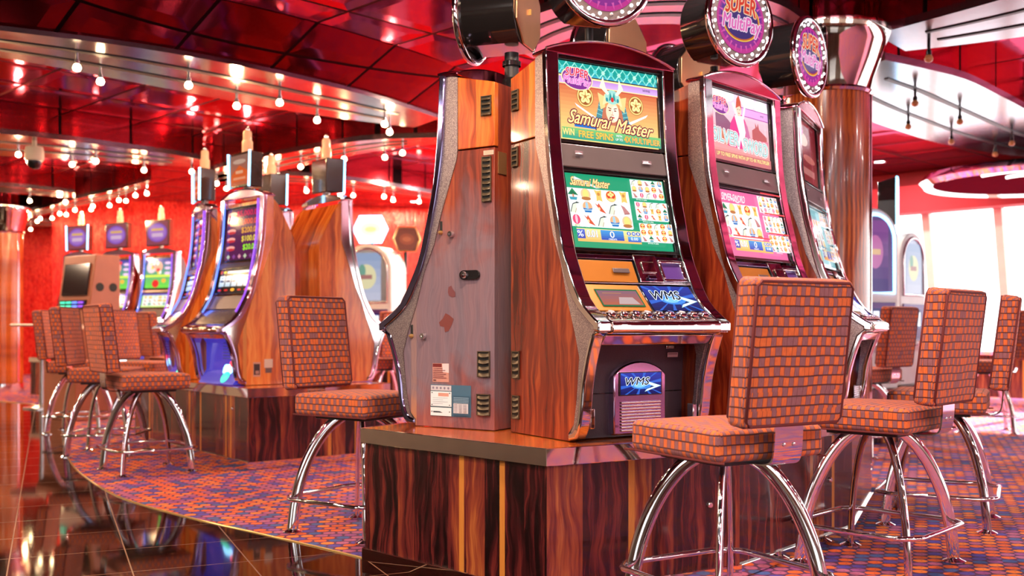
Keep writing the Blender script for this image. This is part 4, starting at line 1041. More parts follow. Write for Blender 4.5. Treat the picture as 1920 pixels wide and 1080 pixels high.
def hang_bulb(x, y, kind, label, group):
    if kind not in BULB:
        root = thing('hanging_bulb', label, 'light bulb', (x, y, ZB), 0, group)
        mb = MB(); mb.lathe([(.010, .004), (.010, -.055), (.017, -.06), (.017, -.085), (.008, -.088)], 10); mb.build('socket', 'chrome' if kind == 'glow' else 'black_gloss', root, 40)
        mb = MB(); mb.lathe([(.010, -.084), (.021, -.092), (.027, -.109), (.021, -.126), (0, -.134)], 10); mb.build('bulb_glass', 'bulb_glow' if kind == 'glow' else 'bulb_dim', root, 60)
        BULB[kind] = root; return root
    return dup(BULB[kind], (x, y, ZB), 0, label, group)
for bi, (near, far, kind, where, slope) in enumerate(BANDS):
    A, LA = resample(near, 28); B, LB = resample(far, 28)
    mb = MB(); strip(mb, A, B, ZB, ZB + .05); bo = struct(mb.build('trim_%d' % (bi + 2), 'brushed_metal', None, 30))
    mixp = lambda q: [(a[0] + (b[0] - a[0]) * q, a[1] + (b[1] - a[1]) * q) for a, b in zip(A, B)]
    wd = sum(math.hypot(a[0] - b[0], a[1] - b[1]) for a, b in zip(A, B)) / len(A)
    for q in (.34, .68):
        e = .024 / wd; mb = MB(); strip(mb, mixp(q - e)[2:-2], mixp(q + e)[2:-2], ZB - .006, ZB + .002); mb.build('lamp_slot', 'black_plastic', bo, 30)
    # upstand from the band to the ceiling
    mb = MB(); strip(mb, A, mixp(.02), ZB + .05, ZC); strip(mb, mixp(.98), B, ZB + .05, ZC); mb.build('upstand', 'ceiling_red', bo, 30)
    if slope:
        n = len(A); out = []
        for i in range(n):
            p, q = A[max(0, i - 1)], A[min(n - 1, i + 1)]; t = Vector((q[0] - p[0], q[1] - p[1])).normalized(); out.append((A[i][0] + t.y * .55, A[i][1] - t.x * .55))
        mb = MB(); mb.add([(x, y, ZB + .03) for x, y in A] + [(x, y, ZC - .004) for x, y in out], [(i, i + 1, n + i + 1, n + i) for i in range(n - 1)]); mb.build('cove', 'ceiling_cove', bo, 60)
    if kind is None: continue
    step = .40 if bi < 3 else .37
    if kind == 'dim': step = .52
    cnt = max(3, int((LA + LB) / 2 / step))
    for k in range(cnt):
        f = (k + .6 + .25 * ((k * 7) % 3 - 1)) / (cnt + .2); q = .34 if k % 2 else .68
        i = f * 28; j = min(27, int(i)); t = i - j; S = mixp(q)
        hang_bulb(S[j][0] + (S[j + 1][0] - S[j][0]) * t, S[j][1] + (S[j + 1][1] - S[j][1]) * t, kind,
                  ('small lit clear bulb hanging below ' if kind == 'glow' else 'small unlit reddish bulb hanging below ') + where, 'bulbs along ' + where)
# the lit bulbs also light the room: a warm point lamp under every third one
for k, o in enumerate([o for o in COL.objects if o.name.startswith('hanging_bulb') and o['label'].startswith('small lit')]):
    if k % 4: continue
    l = bpy.data.lights.new('bulb_light', 'POINT'); l.energy = 18; l.color = (1, .58, .28); l.shadow_soft_size = .03
    b_ = bpy.data.objects.new('bulb_light', l); COL.objects.link(b_); b_.location = (o.location.x, o.location.y, ZB - .175)
# downlights in the panel centres
def lamp(x, y, e, size=.16, col=(1, .88, .80), z=2.935):
    l = bpy.data.lights.new('downlight_beam', 'AREA'); l.shape = 'DISK'; l.size = size; l.energy = e; l.color = col
    o = bpy.data.objects.new('downlight_beam', l); COL.objects.link(o); o.location = (x, y, z); return o
dl0 = None
def in_band(x, y):
    for near, far, *_ in BANDS:
        poly = near + far[::-1]; c = False
        for i in range(len(poly)):
            (x1, y1), (x2, y2) = poly[i - 1], poly[i]
            if (y1 > y) != (y2 > y) and x < (x2 - x1) * (y - y1) / (y2 - y1) + x1: c = not c
        if c: return True
    return False
LAMP_E = 37
for i in range(-10, 18, 2):
    for j in range(-21, 20, 5):
        s_, d_ = 6.5 + .99 * (i + .5), 8.57 + .996 * (j + .5); x, y = (s_ - d_) / 2, (s_ + d_) / 2
        if not (-11 < x < 9 and -4.5 < y < 19.5): continue
        if any(in_band(x + dx, y + dy) for dx in (-.75, -.35, 0, .35, .75) for dy in (-.75, -.35, 0, .35, .75)) or math.hypot(x - 1.91, y - 6.3) < .7: continue
        vis = y > 4 and abs(x / y) < .6
        if vis:
            lab = 'round recessed ceiling downlight in a red mirror panel'; g = 'recessed ceiling downlights'
            if dl0 is None:
                dl0 = thing('ceiling_downlight', lab, 'ceiling light', (x, y, ZC), 0, g)
                mb = MB(); mb.lathe([(.085, -.001), (.085, -.008), (.070, -.012), (.062, -.002)], 24); mb.build('trim_ring', 'chrome', dl0, 50)
                mb = MB(); mb.lathe([(0, -.003), (.062, -.003)], 20); mb.build('lens', 'downlight_glow', dl0, 40)
            else: dup(dl0, (x, y, ZC), 0, lab, g)
        lamp(x, y, LAMP_E * (1. if y < 9 else 2.0) * (.55 if x < -5 else 1.) * (1. if x < 3 else .5) * (1.35 if x < .6 and y > 3 else 1.), .16, (1, .70, .46) if x < .6 and y > 3 else (1, .88, .80))

# ------------------------------------------------------------------ walls
struct(MB().box(-15, -1.75, 21.0, 21.2, 0, ZC).build('wall_back', 'red_bead_wall', None, 0))
struct(MB().box(-15.2, -15, -6, 23, 0, ZC).build('wall_left', 'cream_paint', None, 0))
# red bead curtain walls closer in, behind the left islands
struct(MB().obox((-3.0, 17.2, ZC / 2), (.97, .22, 0), (-.22, .97, 0), (0, 0, 1), 4.3, .08, ZC / 2).build('wall_beads', 'red_bead_wall', None, 0))
# window wall on the right, leaning in at the top
WO = Vector((6.08, 12.35)); WD = Vector((.68, -.733)).normalized(); WN = Vector((-WD.y, WD.x))  # WN points out
if WN.dot(Vector((1, 1))) < 0: WN = -WN
def wp(t, z):
    lean = .35 * max(0., min(1., (2.49 - z) / 1.85)); p = WO + WD * t + WN * lean; return (p.x, p.y, z)
def wall_strip(name, t0, t1, zs, mat, th=.12):
    mb = MB(); vs = []
    for t in (t0, t1):
        for z in zs: p = Vector(wp(t, z)); vs += [p, p + Vector((WN.x, WN.y, 0)) * th]
    n = len(zs) * 2; fs = []
    for k in range(len(zs) - 1):
        a = 2 * k; fs += [(a, n + a, n + a + 2, a + 2), (a + 1, a + 3, n + a + 3, n + a + 1)]
        fs += [(a, a + 2, a + 3, a + 1), (n + a, n + a + 1, n + a + 3, n + a + 2)]
    fs += [(0, 1, n + 1, n), (n - 2, 2 * n - 2, 2 * n - 1, n - 1)]
    mb.add(vs, fs); return mb.build(name, mat, None, 0)
struct(wall_strip('wall_right', -11.6, 23.5, (0, .62), 'veneer_dark'))
struct(wall_strip('wall_right_header', -11.6, 23.5, (2.49, ZC), 'red_fabric'))
struct(wall_strip('trim_20', -11.6, 23.5, (.615, .66), 'chrome', -.10))
struct(wall_strip('trim_21', -11.6, 23.5, (.0, .09), 'chrome', -.02))
struct(wall_strip('trim_22', -11.6, 23.5, (2.40, 2.74), 'red_fabric', -.30))
wi = 0
ts = [-11.6, -9, -6, -3.92, -3.02, -2.12, -1.22, -.32, .58, 1.48, 2.38, 5.5, 9, 12.5, 16, 20, 23.5]
for k in range(len(ts) - 1):
    wi += 1
    mb = MB(); a, b = ts[k], ts[k + 1]
    for t0, t1 in ((a, a + .05), (b - .05, b)):
        vs = []
        for t in (t0, t1):
            for z in (.66, 2.49): p = Vector(wp(t, z)); vs += [p, p + Vector((WN.x, WN.y, 0)) * .08]
        mb.add(vs, [(0, 4, 6, 2), (1, 3, 7, 5), (0, 2, 3, 1), (4, 5, 7, 6), (0, 1, 5, 4), (2, 6, 7, 3)])
    w = struct(mb.build('window_%d' % wi, 'cream_paint', None, 0))
    vs = [Vector(wp(t, z)) + Vector((WN.x, WN.y, 0)) * .04 for t, z in ((a + .05, .66), (b - .05, .66), (b - .05, 2.49), (a + .05, 2.49))]
    MB().add(vs, [(0, 1, 2, 3)]).build('pane', 'pane_glass', w, 0)
def portal(c, rot, sx, sy):
    l = bpy.data.lights.new('window_portal', 'AREA'); l.shape = 'RECTANGLE'; l.size = sx; l.size_y = sy; l.cycles.is_portal = True
    o = bpy.data.objects.new('window_portal', l); COL.objects.link(o); o.location = c; o.rotation_euler = rot; return o
pc = WO + WD * 7.25 + WN * .30
portal((pc.x, pc.y, 1.57), (pi / 2, 0, math.atan2(WD.y, WD.x) + (pi if False else 0)), 32.5, 2.2)
# wall behind the viewer with three windows
struct(MB().box(-15, 24, -6.2, -6, 0, .7).build('wall_front', 'veneer_dark', None, 0))
struct(MB().box(-15, 24, -6.2, -6, 2.55, ZC).build('wall_front_header', 'red_fabric', None, 0))
for x0, x1, pane in ((-15, -6.6, 0), (-6.6, -3.4, 1), (-3.4, -.6, 0), (-.6, 2.6, 1), (2.6, 5.4, 0), (5.4, 8.6, 1), (8.6, 24, 0)):
    if not pane: struct(MB().box(x0, x1, -6.2, -6, .7, 2.55).build('wall_front_panel', 'cream_paint', None, 0)); continue
    wi += 1
    mb = MB(); mb.box(x0, x0 + .06, -6.15, -6.05, .7, 2.55); mb.box(x1 - .06, x1, -6.15, -6.05, .7, 2.55); w = struct(mb.build('window_%d' % wi, 'cream_paint', None, 0))
    MB().add([(x0, -6.1, .7), (x1, -6.1, .7), (x1, -6.1, 2.55), (x0, -6.1, 2.55)], [(0, 1, 2, 3)]).build('pane', 'pane_glass', w, 0)
    portal(((x0 + x1) / 2, -6.15, 1.62), (pi / 2, 0, pi), 3.2, 1.9)

# ------------------------------------------------------------------ near island
column('wood-veneered column with a flared chrome capital behind the near machines', 1.91, 6.3)
column('small distant wood-veneered column at the far left edge', -7.55, 15.5)
F, V2, V3 = Vector((.117, 3.566)), Vector((.8875, 3.997)), Vector((1.58, 4.783))
plinth('near dark-striped wood plinth with chrome edge under the big slot machines',
       [(-.628, 4.304), tuple(F), tuple(V2), tuple(V3), (2.0, 5.74), (1.30, 6.12), (.50, 5.62), (-.144, 5.038)],
       screws=[((.756 - .016 * .488, 3.923 + .016 * .873), (.488, -.873), .294), ((1.4225 - .016 * .75, 4.604 + .016 * .66), (.7505, -.661), .29)])
def ang_of(n): return math.atan2(n[0], -n[1])          # angle of the local x axis for a front normal n
VS = ((-1, .014, .060, 1.205, 1.283, 4), (-1, .014, .056, .995, 1.070, 4), (-1, .016, .066, .203, .306, 4), (-1, .016, .066, .052, .140, 4))
nS, nW, nT, nL = (.53, -.848), (.724, -.69), (.893, -.45), (-.834, .551)
sam = slot_machine('big video slot machine showing an armoured warrior, second from left on the near island', (.249, 4.282), ang_of(nS), ART['st'], ART['sl'], vents=VS)
swo = slot_machine('video slot machine with a pink robed swordsman, right of the warrior machine', (.821, 4.733), ang_of(nW), ART['wt'], ART['wl'], vents=VS, up_wood='veneer_red')
thi = slot_machine('video slot machine seen edge-on, nearest the wood column on the right', (1.245, 5.288), ang_of(nT), ART['tt'], ART['tl'], scr='display_soft')
VL = ((1, .012, .060, 1.207, 1.283, 4), (1, .012, .056, .876, 1.050, 8), (1, .018, .076, .203, .303, 4), (1, .018, .080, .055, .138, 4))
lef = slot_machine('slot machine seen from its dusty, grey-sheened side panel with vents, locks and plates', (.0945, 4.419), ang_of(nL), ART['st'], ART['sl'], side_wood='veneer_dust_sheen', rail='dark_chrome', vents=VL, trim='speckled_trim')
# fittings on the grey-sheened side
X = .2852 * K
def side_pt(s, h, out=0.): return (X + out, -s * K, h * K)
for s, h, rr in ((.202, .760, .014), (.340, .360, .014)):
    mb = MB(); mb.lathe([(rr, 0), (rr, .010), (rr * .8, .018), (rr * .3, .018), (0, .012)], 16, side_pt(s, h), (1, 0, 0)); mb.build('lock', 'chrome', lef, 40)
for s, h in ((.255, .777), (.403, .368)):
    mb = MB(); mb.obox(side_pt(s, h + .012), (0, 1, 0), (0, 0, 1), (1, 0, 0), .0065, .026, .002); kh = mb.build('key_slot', 'vent_dark', lef, 30, .003)
    mb = MB(); mb.lathe([(.009, 0), (.009, .008), (.004, .018), (0, .019)], 12, side_pt(s, h - .008), (1, 0, 0)); mb.build('latch_tip', 'brass', kh, 40)
mb = MB(); mb.prism([(-.035 * cos(0) + .0, 0)] and [(.030 + .018 * cos(q), .018 * sin(q)) for q in [-pi / 2 + pi * i / 8 for i in range(9)]] + [(-.030 + .018 * cos(q), .018 * sin(q)) for q in [pi / 2 + pi * i / 8 for i in range(9)]],
       lambda p: side_pt(.113 + p[0], .598 + p[1]), lambda p: side_pt(.113 + p[0], .598 + p[1], .010)); bo = mb.build('bolt_recess', 'black_gloss', lef, 40, .002)
mb = MB(); mb.lathe([(.015, 0), (.015, .008), (.011, .014), (.004, .013), (0, .016)], 16, side_pt(.135, .598, .008), (1, 0, 0)); mb.build('bolt_head', 'chrome', bo, 40)
def side_art(root, name, art, s0, s1, h0, h1, lift=.0012, mat='printed'):
    """s0 > s1: art left edge is towards the front of the machine"""
    mb = MB(); art.emit(mb, side_pt(s0, h0, lift), (0, 1, 0), (0, 0, 1), (s0 - s1) * K, (h1 - h0) * K, 0, .0002); return mb.build(name, mat, root, 0)
a = Art(100, 110); a.rect(0, 0, 100, 110, rgb(206, 146, 132)); a.poly([(60, 108), (100, 110), (100, 55), (62, 60)], rgb(226, 206, 206)); a.rect(2, 88, 56, 108, rgb(120, 44, 44))
for k in range(6): a.rect(5, 78 - k * 11, 62 + (k * 17) % 30, 82 - k * 11, rgb(130, 70, 74))
a.rect(6, 8, 24, 14, rgb(70, 40, 50)); side_art(lef, 'notice_label', a, .297, .216, .178, .252)
a = Art(100, 84); a.rect(0, 0, 100, 84, rgb(72, 108, 132)); a.rect(0, 0, 53, 80, rgb(60, 92, 104))
a.rect(1, 68, 52, 82, rgb(206, 200, 206)); [a.ell(7 + 9.5 * k, 75, 2.6, 3.4, rgb(140, 130, 150), 8) for k in range(5)]
a.rect(1, 26, 53, 66, rgb(224, 236, 240)); a.rect(20, 53, 46, 62, rgb(216, 158, 140)); [a.rect(6, 48 - 5 * k, 44 - (k % 2) * 12, 49 - 5 * k, rgb(170, 186, 196)) for k in range(4)]
a.rect(1, 1, 53, 23, rgb(224, 236, 240)); a.poly([(8, 13), (24, 13), (32, 9), (8, 9)], rgb(50, 60, 70));
for x, y in ((5, 62), (49, 62), (5, 30), (49, 30), (5, 12), (49, 12)): a.ell(x, y, 1.6, 1.6, rgb(60, 80, 90), 8)
a.rect(58, 4, 98, 56, rgb(58, 90, 114)); [a.rect(59, 50 - 4 * k, 96, 52 - 4 * k, rgb(130, 164, 184)) for k in range(4)]; a.rect(59, 10, 95, 36, rgb(206, 206, 212))
for k in range(3):
    for q in range(6): a.rect(61 + 11.5 * k, 12 + 4 * q, 69 + 11.5 * k, 13.6 + 4 * q, rgb(150, 150, 160))
side_art(lef, 'rating_plate', a, .307, .109, .044, .168)
a = Art(100, 30); a.rect(0, 0, 100, 30, rgb(226, 196, 176)); [a.rect(8, 6 + 8 * k, 92, 9 + 8 * k, rgb(190, 150, 130)) for k in range(3)]; side_art(lef, 'serial_label', a, .050, -.001 + .004, 1.056, 1.073)
a = Art(100, 120)
a.poly([(20, 110), (50, 118), (64, 100), (88, 84), (92, 60), (60, 56), (24, 66), (14, 84)], rgb(120, 66, 70)); side_art(lef, 'rub_mark', a, .228, .180, .470, .560, .0009)
a = Art(100, 100)
a.poly([(8, 52), (30, 70), (48, 98), (70, 88), (96, 70), (88, 46), (66, 10), (44, 4), (40, 30), (16, 34)], rgb(124, 62, 58)); side_art(lef, 'rub_mark', a, .272, .190, .372, .452, .0009)
# brass plate on the wooden back of the grey-sided machine
mb = MB(); mb.box(.205 * K, .262 * K, .0005, .003, .985 * K, 1.07 * K); mb.build('brass_plate', 'brass', lef, 0)
# third and second machines of the far side (backs to the camera)
l2 = slot_machine('slot machine standing back to back behind the warrior machine', (.602, 4.942), ang_of((-.624, .781)), ART['st'], ART['sl'], full=False)
l3 = slot_machine('slot machine standing back to back behind the swordsman machine', (1.03, 5.42), ang_of((-.5, .866)), ART['wt'], ART['wl'], full=False)
# signs on poles
ZT = .552 + 1.363 * K
def sgn(label, B, n, off, **k):
    a = math.atan2(n[1], n[0]); pos = (B[0] + n[0] * .115, B[1] + n[1] * .115); return round_sign(label, pos[0], pos[1], ZT - .004, a + rad(off), **k)
sgn('round lamp-ringed sign cut by the frame top, above the warrior machine', (.249, 4.282), nS, -13, zc=2.335)
sgn('round lamp-ringed sign with purple disc above the swordsman machine', (.821, 4.733), nW, -13)
sgn('round lamp-ringed sign seen almost edge-on, nearest the wood column', (1.245, 5.288), nT, -13)
sgn('round sign turned away, copper back plate showing, above the grey-sided machine', (.0945, 4.419), nL, 14, pr=.031, zc=2.315, depth=.27, fwd=.20)
sgn('round sign turned away, half hidden behind the warrior machine top', (.602, 4.942), (-.624, .781), 10, pr=.022)
sgn('round sign turned away, dark drum between the warrior and swordsman machines', (1.03, 5.42), (-.5, .866), 10, pr=.022)

# ------------------------------------------------------------------ stools
def rz_of(fx, fy): return math.atan2(fy, fx) - pi / 2
GS = 'plaid casino stools'
s0 = make_stool('nearest plaid stool with its back to the camera, before the warrior machine', (.70, 3.42, 0), rz_of(-.5, .866), GS)
def stool(label, x, y, fx, fy): return dup(s0, (x, y, 0), rz_of(fx, fy), label, GS)
stool('plaid stool second from the camera on the right, before the swordsman machine', 1.50, 4.27, -.72, .69)
stool('plaid stool seen edge-on at far right, before the machine by the column', 2.12, 5.16, -.893, .45)
stool('orange plaid stool facing right, partly behind the near plinth corner', -.72, 4.95, .834, -.551)
stool('orange plaid stool seen edge-on in front of the dollar machine', -2.45, 6.98, .80, .60)
stool('orange plaid stool just behind the one at the dollar machine', -3.08, 7.92, .99, .05)
stool('blurred pink stool at the left, in front of the fruit machines', -3.5, 10.75, .7, .7)
stool('blurred pink stool far left beside the column', -3.96, 9.55, .99, .1)
stool('blurred pink stool in the far-left aisle facing right', -3.25, 9.3, .9, -.3)
stool('blurred plaid stool behind the third near machine at right', 2.66, 7.93, -.65, .76)
stool('distant plaid stool against the window, right of the edge-on stool', 4.35, 9.6, -.95, .3)
stool('blurred plaid stool glimpsed between the left island and the grey-sided machine', -1.25, 10.4, -.5, .86)

# ------------------------------------------------------------------ second island (left)
A0, ax, ay = Vector((-1.78, 7.0)), Vector((.78, .61)).normalized(), Vector((-.62, .78)).normalized()
plinth('dark wood plinth with chrome edge under the dollar machines on the left', [tuple(A0), tuple(A0 + ax * 1.12), tuple(A0 + ax * 1.12 + ay * 2.3), tuple(A0 + ay * 2.3)],
       screws=[(tuple(A0 + ay * .28 + ax * .016), tuple(-ax), .40)])
nD, nR = Vector((-.72, -.69)).normalized(), Vector((.77, .63))
dol = slot_machine('dollar-jackpot slot machine with blue-lit base on the left island', (-1.80, 7.86), ang_of(nD), ART['dt'], ART['dl'], side_wood='veneer_orange', style='reel', full=False, rail='violet_chrome', cap='violet_chrome')
dq = Vector((cos(rad(-153)), sin(rad(-153))))
slot_machine('dollar-jackpot slot machine, farther of the pair on the left island', (-2.33, 8.66), ang_of(dq), ART['dt'], ART['dl'], side_wood='veneer_orange', style='reel', full=False, rail='violet_chrome', cap='violet_chrome')
slot_machine('slot machine showing its orange wood side and mirror-bright curved front', (-1.605, 7.885), ang_of(nR), ART['f1'], ART['g1'], side_wood='veneer_orange', style='reel', full=False, rail='chrome', cap='chrome')
slot_machine('slot machine behind, facing away on the left island', (-2.22, 8.70), ang_of(nR), ART['f2'], ART['g2'], side_wood='veneer_orange', style='reel', full=False, rail='chrome', cap='chrome')
a = Art(100, 160); a.rect(0, 0, 100, 160, rgb(206, 150, 130)); a.rect(8, 20, 92, 140, rgb(56, 30, 30)); a.rect(30, 30, 80, 66, rgb(180, 130, 120)); side_art(dol, 'rating_plate', a, .330, .275, .060, .165)
a = Art(100, 160); a.rect(0, 60, 100, 160, rgb(226, 196, 180)); a.rect(12, 0, 88, 58, rgb(110, 80, 80)); side_art(dol, 'notice_label', a, .245, .180, .085, .185)
def rect_topper(label, x, y, z0, ang, front, zc, group, w=.30, h=.26, d=.13, blue=True):
    root = thing('rectangular_topper_sign', label, 'sign', (x, y, z0), ang, group)
    mb = MB(); mb.tube([(0, 0, 0), (0, 0, zc - h / 2 - z0 + .01)], .03, 12); mb.build('pole', 'bronze_chrome', root, 60)
    zl = zc - z0
    mb = MB(); mb.prism([(-w / 2, -h / 2), (w / 2, -h / 2), (w / 2 + .012, h / 2), (-w / 2 - .012, h / 2)], lambda p: (p[0], -d / 2, zl + p[1]), lambda p: (p[0] * .72, d / 2, zl + p[1])); bx = mb.build('housing', 'topper_brown', root, 30, .008)
    mb = MB(); front.emit(mb, (-w / 2 + .02, -d / 2 - .002, zl - h / 2 + .02), (1, 0, 0), (0, 0, 1), w - .04, h - .04); mb.build('sign_face', 'display_soft', bx, 0)
    if blue:
        for sx in (-1, 1):
            mb = MB(); mb.tube([(sx * (w / 2 - .004), -d / 2 - .006, zl - h / 2), (sx * (w / 2 + .008), -d / 2 - .006, zl + h / 2)], .009, 8); mb.build('edge_light', 'glow_cyan', bx, 60)
    mb = MB(); mb.lathe([(.040, 0), (.040, .085), (.036, .09), (.034, .095)], 16, (0, 0, zl + h / 2)); mb.build('lower_beacon', 'beacon', root, 50)
    mb = MB(); mb.lathe([(.032, .094), (.032, .15), (.026, .165), (0, .168)], 16, (0, 0, zl + h / 2)); mb.build('upper_beacon', 'beacon', root, 50)
    mb = MB(); mb.lathe([(.012, .167), (.016, .18), (.010, .20), (0, .203)], 10, (0, 0, zl + h / 2)); mb.build('beacon_tip', 'chrome', root, 50)
    return root
tf = Art(100, 100); tf.grad(0, 0, 100, 100, rgb(196, 84, 50), rgb(150, 110, 96), 6); tf.poly([(4, 34), (50, 66), (96, 44), (96, 14), (4, 10)], rgb(224, 92, 34)); tf.ell(50, 78, 36, 8, rgb(204, 166, 146)); tf.rect(30, 38, 70, 48, rgb(236, 170, 130)); tf.rect(16, 18, 84, 26, rgb(236, 150, 110))
tp = Art(100, 100); tp.rect(0, 0, 100, 100, rgb(150, 70, 90)); tp.ell(50, 52, 46, 40, rgb(140, 90, 200)); tp.ell(50, 52, 40, 33, rgb(176, 120, 210)); tp.rect(22, 60, 78, 70, rgb(240, 190, 96)); tp.rect(24, 34, 76, 50, rgb(226, 190, 220))
ZT2 = .552 + 1.4462 * K * .94; GT = 'rectangular toppers with beacons on the left machines'
def rt(label, B, n, front, **k):
    n = Vector(n).normalized(); return rect_topper(label, B[0] + n.x * .222, B[1] + n.y * .222, ZT2, ang_of(n), front, k.pop('zc', 2.122), GT, **k)
rt('rectangular orange topper with blue edges and beacon above the dollar machine', (-1.80, 7.86), nD, tf)
rt('rectangular orange topper above the farther dollar machine', (-2.33, 8.66), dq, tf)
rt('dark topper back with beacon above the mirror-fronted machine', (-1.605, 7.885), nR, tp, zc=2.122)
rt('dark topper back with beacon, second along the left island', (-2.22, 8.70), nR, tp, zc=2.122)

# ------------------------------------------------------------------ third island: fruit machines
nF = Vector((-.479, -.878)); uF = Vector((.878, -.479))
Bf = Vector((-4.42, 13.62))
pf = [Bf + nF * .60 + uF * .55, Bf - nF * .15 + uF * .55, Bf - nF * .15 - uF * 2.1, Bf + nF * .60 - uF * 2.1]
plinth('distant wood plinth under the fruit machines', [tuple(p) for p in pf])
for k, (lab, tl) in enumerate((('fruit-picture slot machine, nearest of the distant left trio', 'purple topper over the nearest fruit machine'), ('fruit-picture slot machine, middle of the distant left trio', 'purple topper over the middle fruit machine'), ('slot machine at the left end of the distant fruit-machine trio', 'purple topper over the left end of the fruit machines'))):
    b = Bf - uF * (.76 * k)
    slot_machine(lab, b, ang_of(nF), ART['f1' if k != 1 else 'f2'], ART['g1' if k != 1 else 'g2'], full=False, style='reel', rail='violet_chrome', cap='violet_chrome')
    rect_topper(tl, b.x + nF.x * .222, b.y + nF.y * .222, ZT2, ang_of(nF), tp, 2.17, GT, w=.42, h=.34, blue=(k == 2))

# ------------------------------------------------------------------ other cabinets in the background
def arch_cabinet(label, x, y, ang, body, face, w=.62, h=1.42, d=.5, z0=.45):
    """upright cabinet with a round head, lit glass above, reel window and shelf below"""
    root = thing('arched_slot_machine', label, 'slot machine', (x, y, 0), ang)
    mb = MB(); mb.box(-w / 2 - .03, w / 2 + .03, -d / 2 - .03, d / 2 + .03, .002, z0); mb.build('stand', 'veneer_dark', root, 0, .006)
    R = w / 2; prof = [(-R, z0 + .003), (R, z0 + .003)] + [(R * cos(q), z0 + h - R + R * sin(q)) for q in [pi * i / 20 for i in range(21)]]
    mb = MB(); mb.prism_y(prof, -d / 2, d / 2); mb.build('body', body, root, 35, .008)
    Ri = R - .05; pi_ = [(-Ri, z0 + .80), (Ri, z0 + .80)] + [(Ri * cos(q), z0 + h - R + Ri * sin(q)) for q in [pi * i / 20 for i in range(21)]]
    mb = MB(); mb.tube([(a_, -d / 2 - .004, b_) for a_, b_ in pi_], .014, 8, closed=True); mb.build('arch_trim', 'glow_cyan' if face == 'p' else 'satin_chrome', root, 60)
    a = Art(100, 100)
    if face == 'p': a.grad(0, 0, 100, 100, rgb(60, 40, 120), rgb(150, 90, 160), 6); a.ell(50, 55, 30, 24, rgb(206, 120, 180)); a.rect(30, 51, 70, 59, rgb(240, 196, 150))
    else: a.grad(0, 0, 100, 100, rgb(206, 206, 226), rgb(150, 170, 206), 6); a.ell(50, 50, 34, 26, rgb(236, 226, 180)); a.ell(36, 62, 12, 14, rgb(120, 170, 150)); a.rect(30, 45, 70, 54, rgb(180, 120, 116))
    mb = MB(); q = [(p[0] * .97, p[1]) for p in pi_]
    b2 = Art(2 * Ri, h - .8); b2.items = []
    a.emit(mb, (-Ri * .70, -d / 2 - .003, z0 + .82), (1, 0, 0), (0, 0, 1), Ri * 1.4, h - .8 - .12); 
    mb2 = MB(); mb2.prism_y(pi_, -d / 2 - .002, -d / 2 + .01); mb2.build('arch_glass', 'panel_purple' if face == 'p' else 'steel_blue', root, 0); mb.build('picture_glass', 'display_soft', root, 0)
    mb = MB(); mb.box(-R + .04, R - .04, -d / 2 - .012, -d / 2, z0 + .42, z0 + .72); pn = mb.build('reel_panel', 'panel_purple', root, 0, .004)
    a = Art(100, 60); a.rect(0, 0, 100, 60, rgb(40, 30, 90)); [a.rect(8 + 30 * k, 8, 32 + 30 * k, 52, rgb(236, 240, 250)) for k in range(3)]
    mb = MB(); a.emit(mb, (-R + .12, -d / 2 - .0135, z0 + .50), (1, 0, 0), (0, 0, 1), 2 * R - .24, .17); mb.build('reel_window', 'display', pn, 0)
    mb = MB(); mb.prism([(-.0, 0), (.16, -.02), (.16, -.06), (0, -.12)], lambda p: (-R, -d / 2 - p[0], z0 + .42 + p[1]), lambda p: (R, -d / 2 - p[0], z0 + .42 + p[1])); mb.build('shelf', 'satin_chrome', root, 30, .005)
    return root
def hex_sign(label, x, y, ang, z0, zc, glow, w=.36, h=.28):
    root = thing('hexagonal_topper_sign', label, 'sign', (x, y, z0), ang)
    zl = zc - z0; hx = [(-w / 2, 0), (-w * .32, -h / 2), (w * .32, -h / 2), (w / 2, 0), (w * .32, h / 2), (-w * .32, h / 2)]
    mb = MB(); mb.tube([(0, 0, 0), (0, 0, zl - h * .4)], .025, 12); mb.build('pole', 'black_plastic', root, 60)
    mb = MB(); mb.prism([(x_, z_) for x_, z_ in hx], lambda p: (p[0], -.08, zl + p[1]), lambda p: (p[0] * .8, .08, zl + p[1] * .8)); bx = mb.build('housing', 'black_gloss' if glow else 'brown_laminate', root, 30, .008)
    mb = MB(); mb.tube([(x_ * .96, -.085, zl + z_ * .96) for x_, z_ in hx], .013, 8, closed=True); mb.build('edge_light', 'glow_cyan' if glow else 'brass', bx, 40)
    a = Art(100, 80); a.poly([(0, 40), (18, 0), (82, 0), (100, 40), (82, 80), (18, 80)], rgb(236, 244, 226) if glow else rgb(120, 60, 40)); a.ell(50, 40, 30, 20, rgb(250, 250, 206) if glow else rgb(150, 80, 50)); a.ell(50, 40, 18, 9, rgb(220, 216, 150) if glow else rgb(180, 110, 70))
    mb = MB(); a.emit(mb, (-w * .45, -.082, zl - h * .45), (1, 0, 0), (0, 0, 1), w * .9, h * .9); mb.build('sign_face', 'display' if glow else 'printed', bx, 0)
    return root
arch_cabinet('white-sided arched slot machine seen past the dusty machine\'s edge', -1.64, 12.4, ang_of((-.25, -.97)), 'white_paint', 'w', h=1.48)
hex_sign('lit white hexagonal sign above the white-sided arched machine', -1.66, 12.35, ang_of((-.1, -1)), 1.93, 2.115, True, .42, .32)
arch_cabinet('brown arched machine beside the dusty machine\'s curved front, far behind', -.72, 13.4, ang_of((.1, -1)), 'brown_laminate', 'w', h=1.25)
hex_sign('unlit brown hexagonal sign right of the lit white one', -1.29, 12.6, ang_of((.3, -1)), 1.6, 2.02, False, .34, .30)
arch_cabinet('purple arched slot machine just right of the wood column', 2.90, 8.85, ang_of((.45, -.9)), 'white_paint', 'p', h=1.50, w=.52)
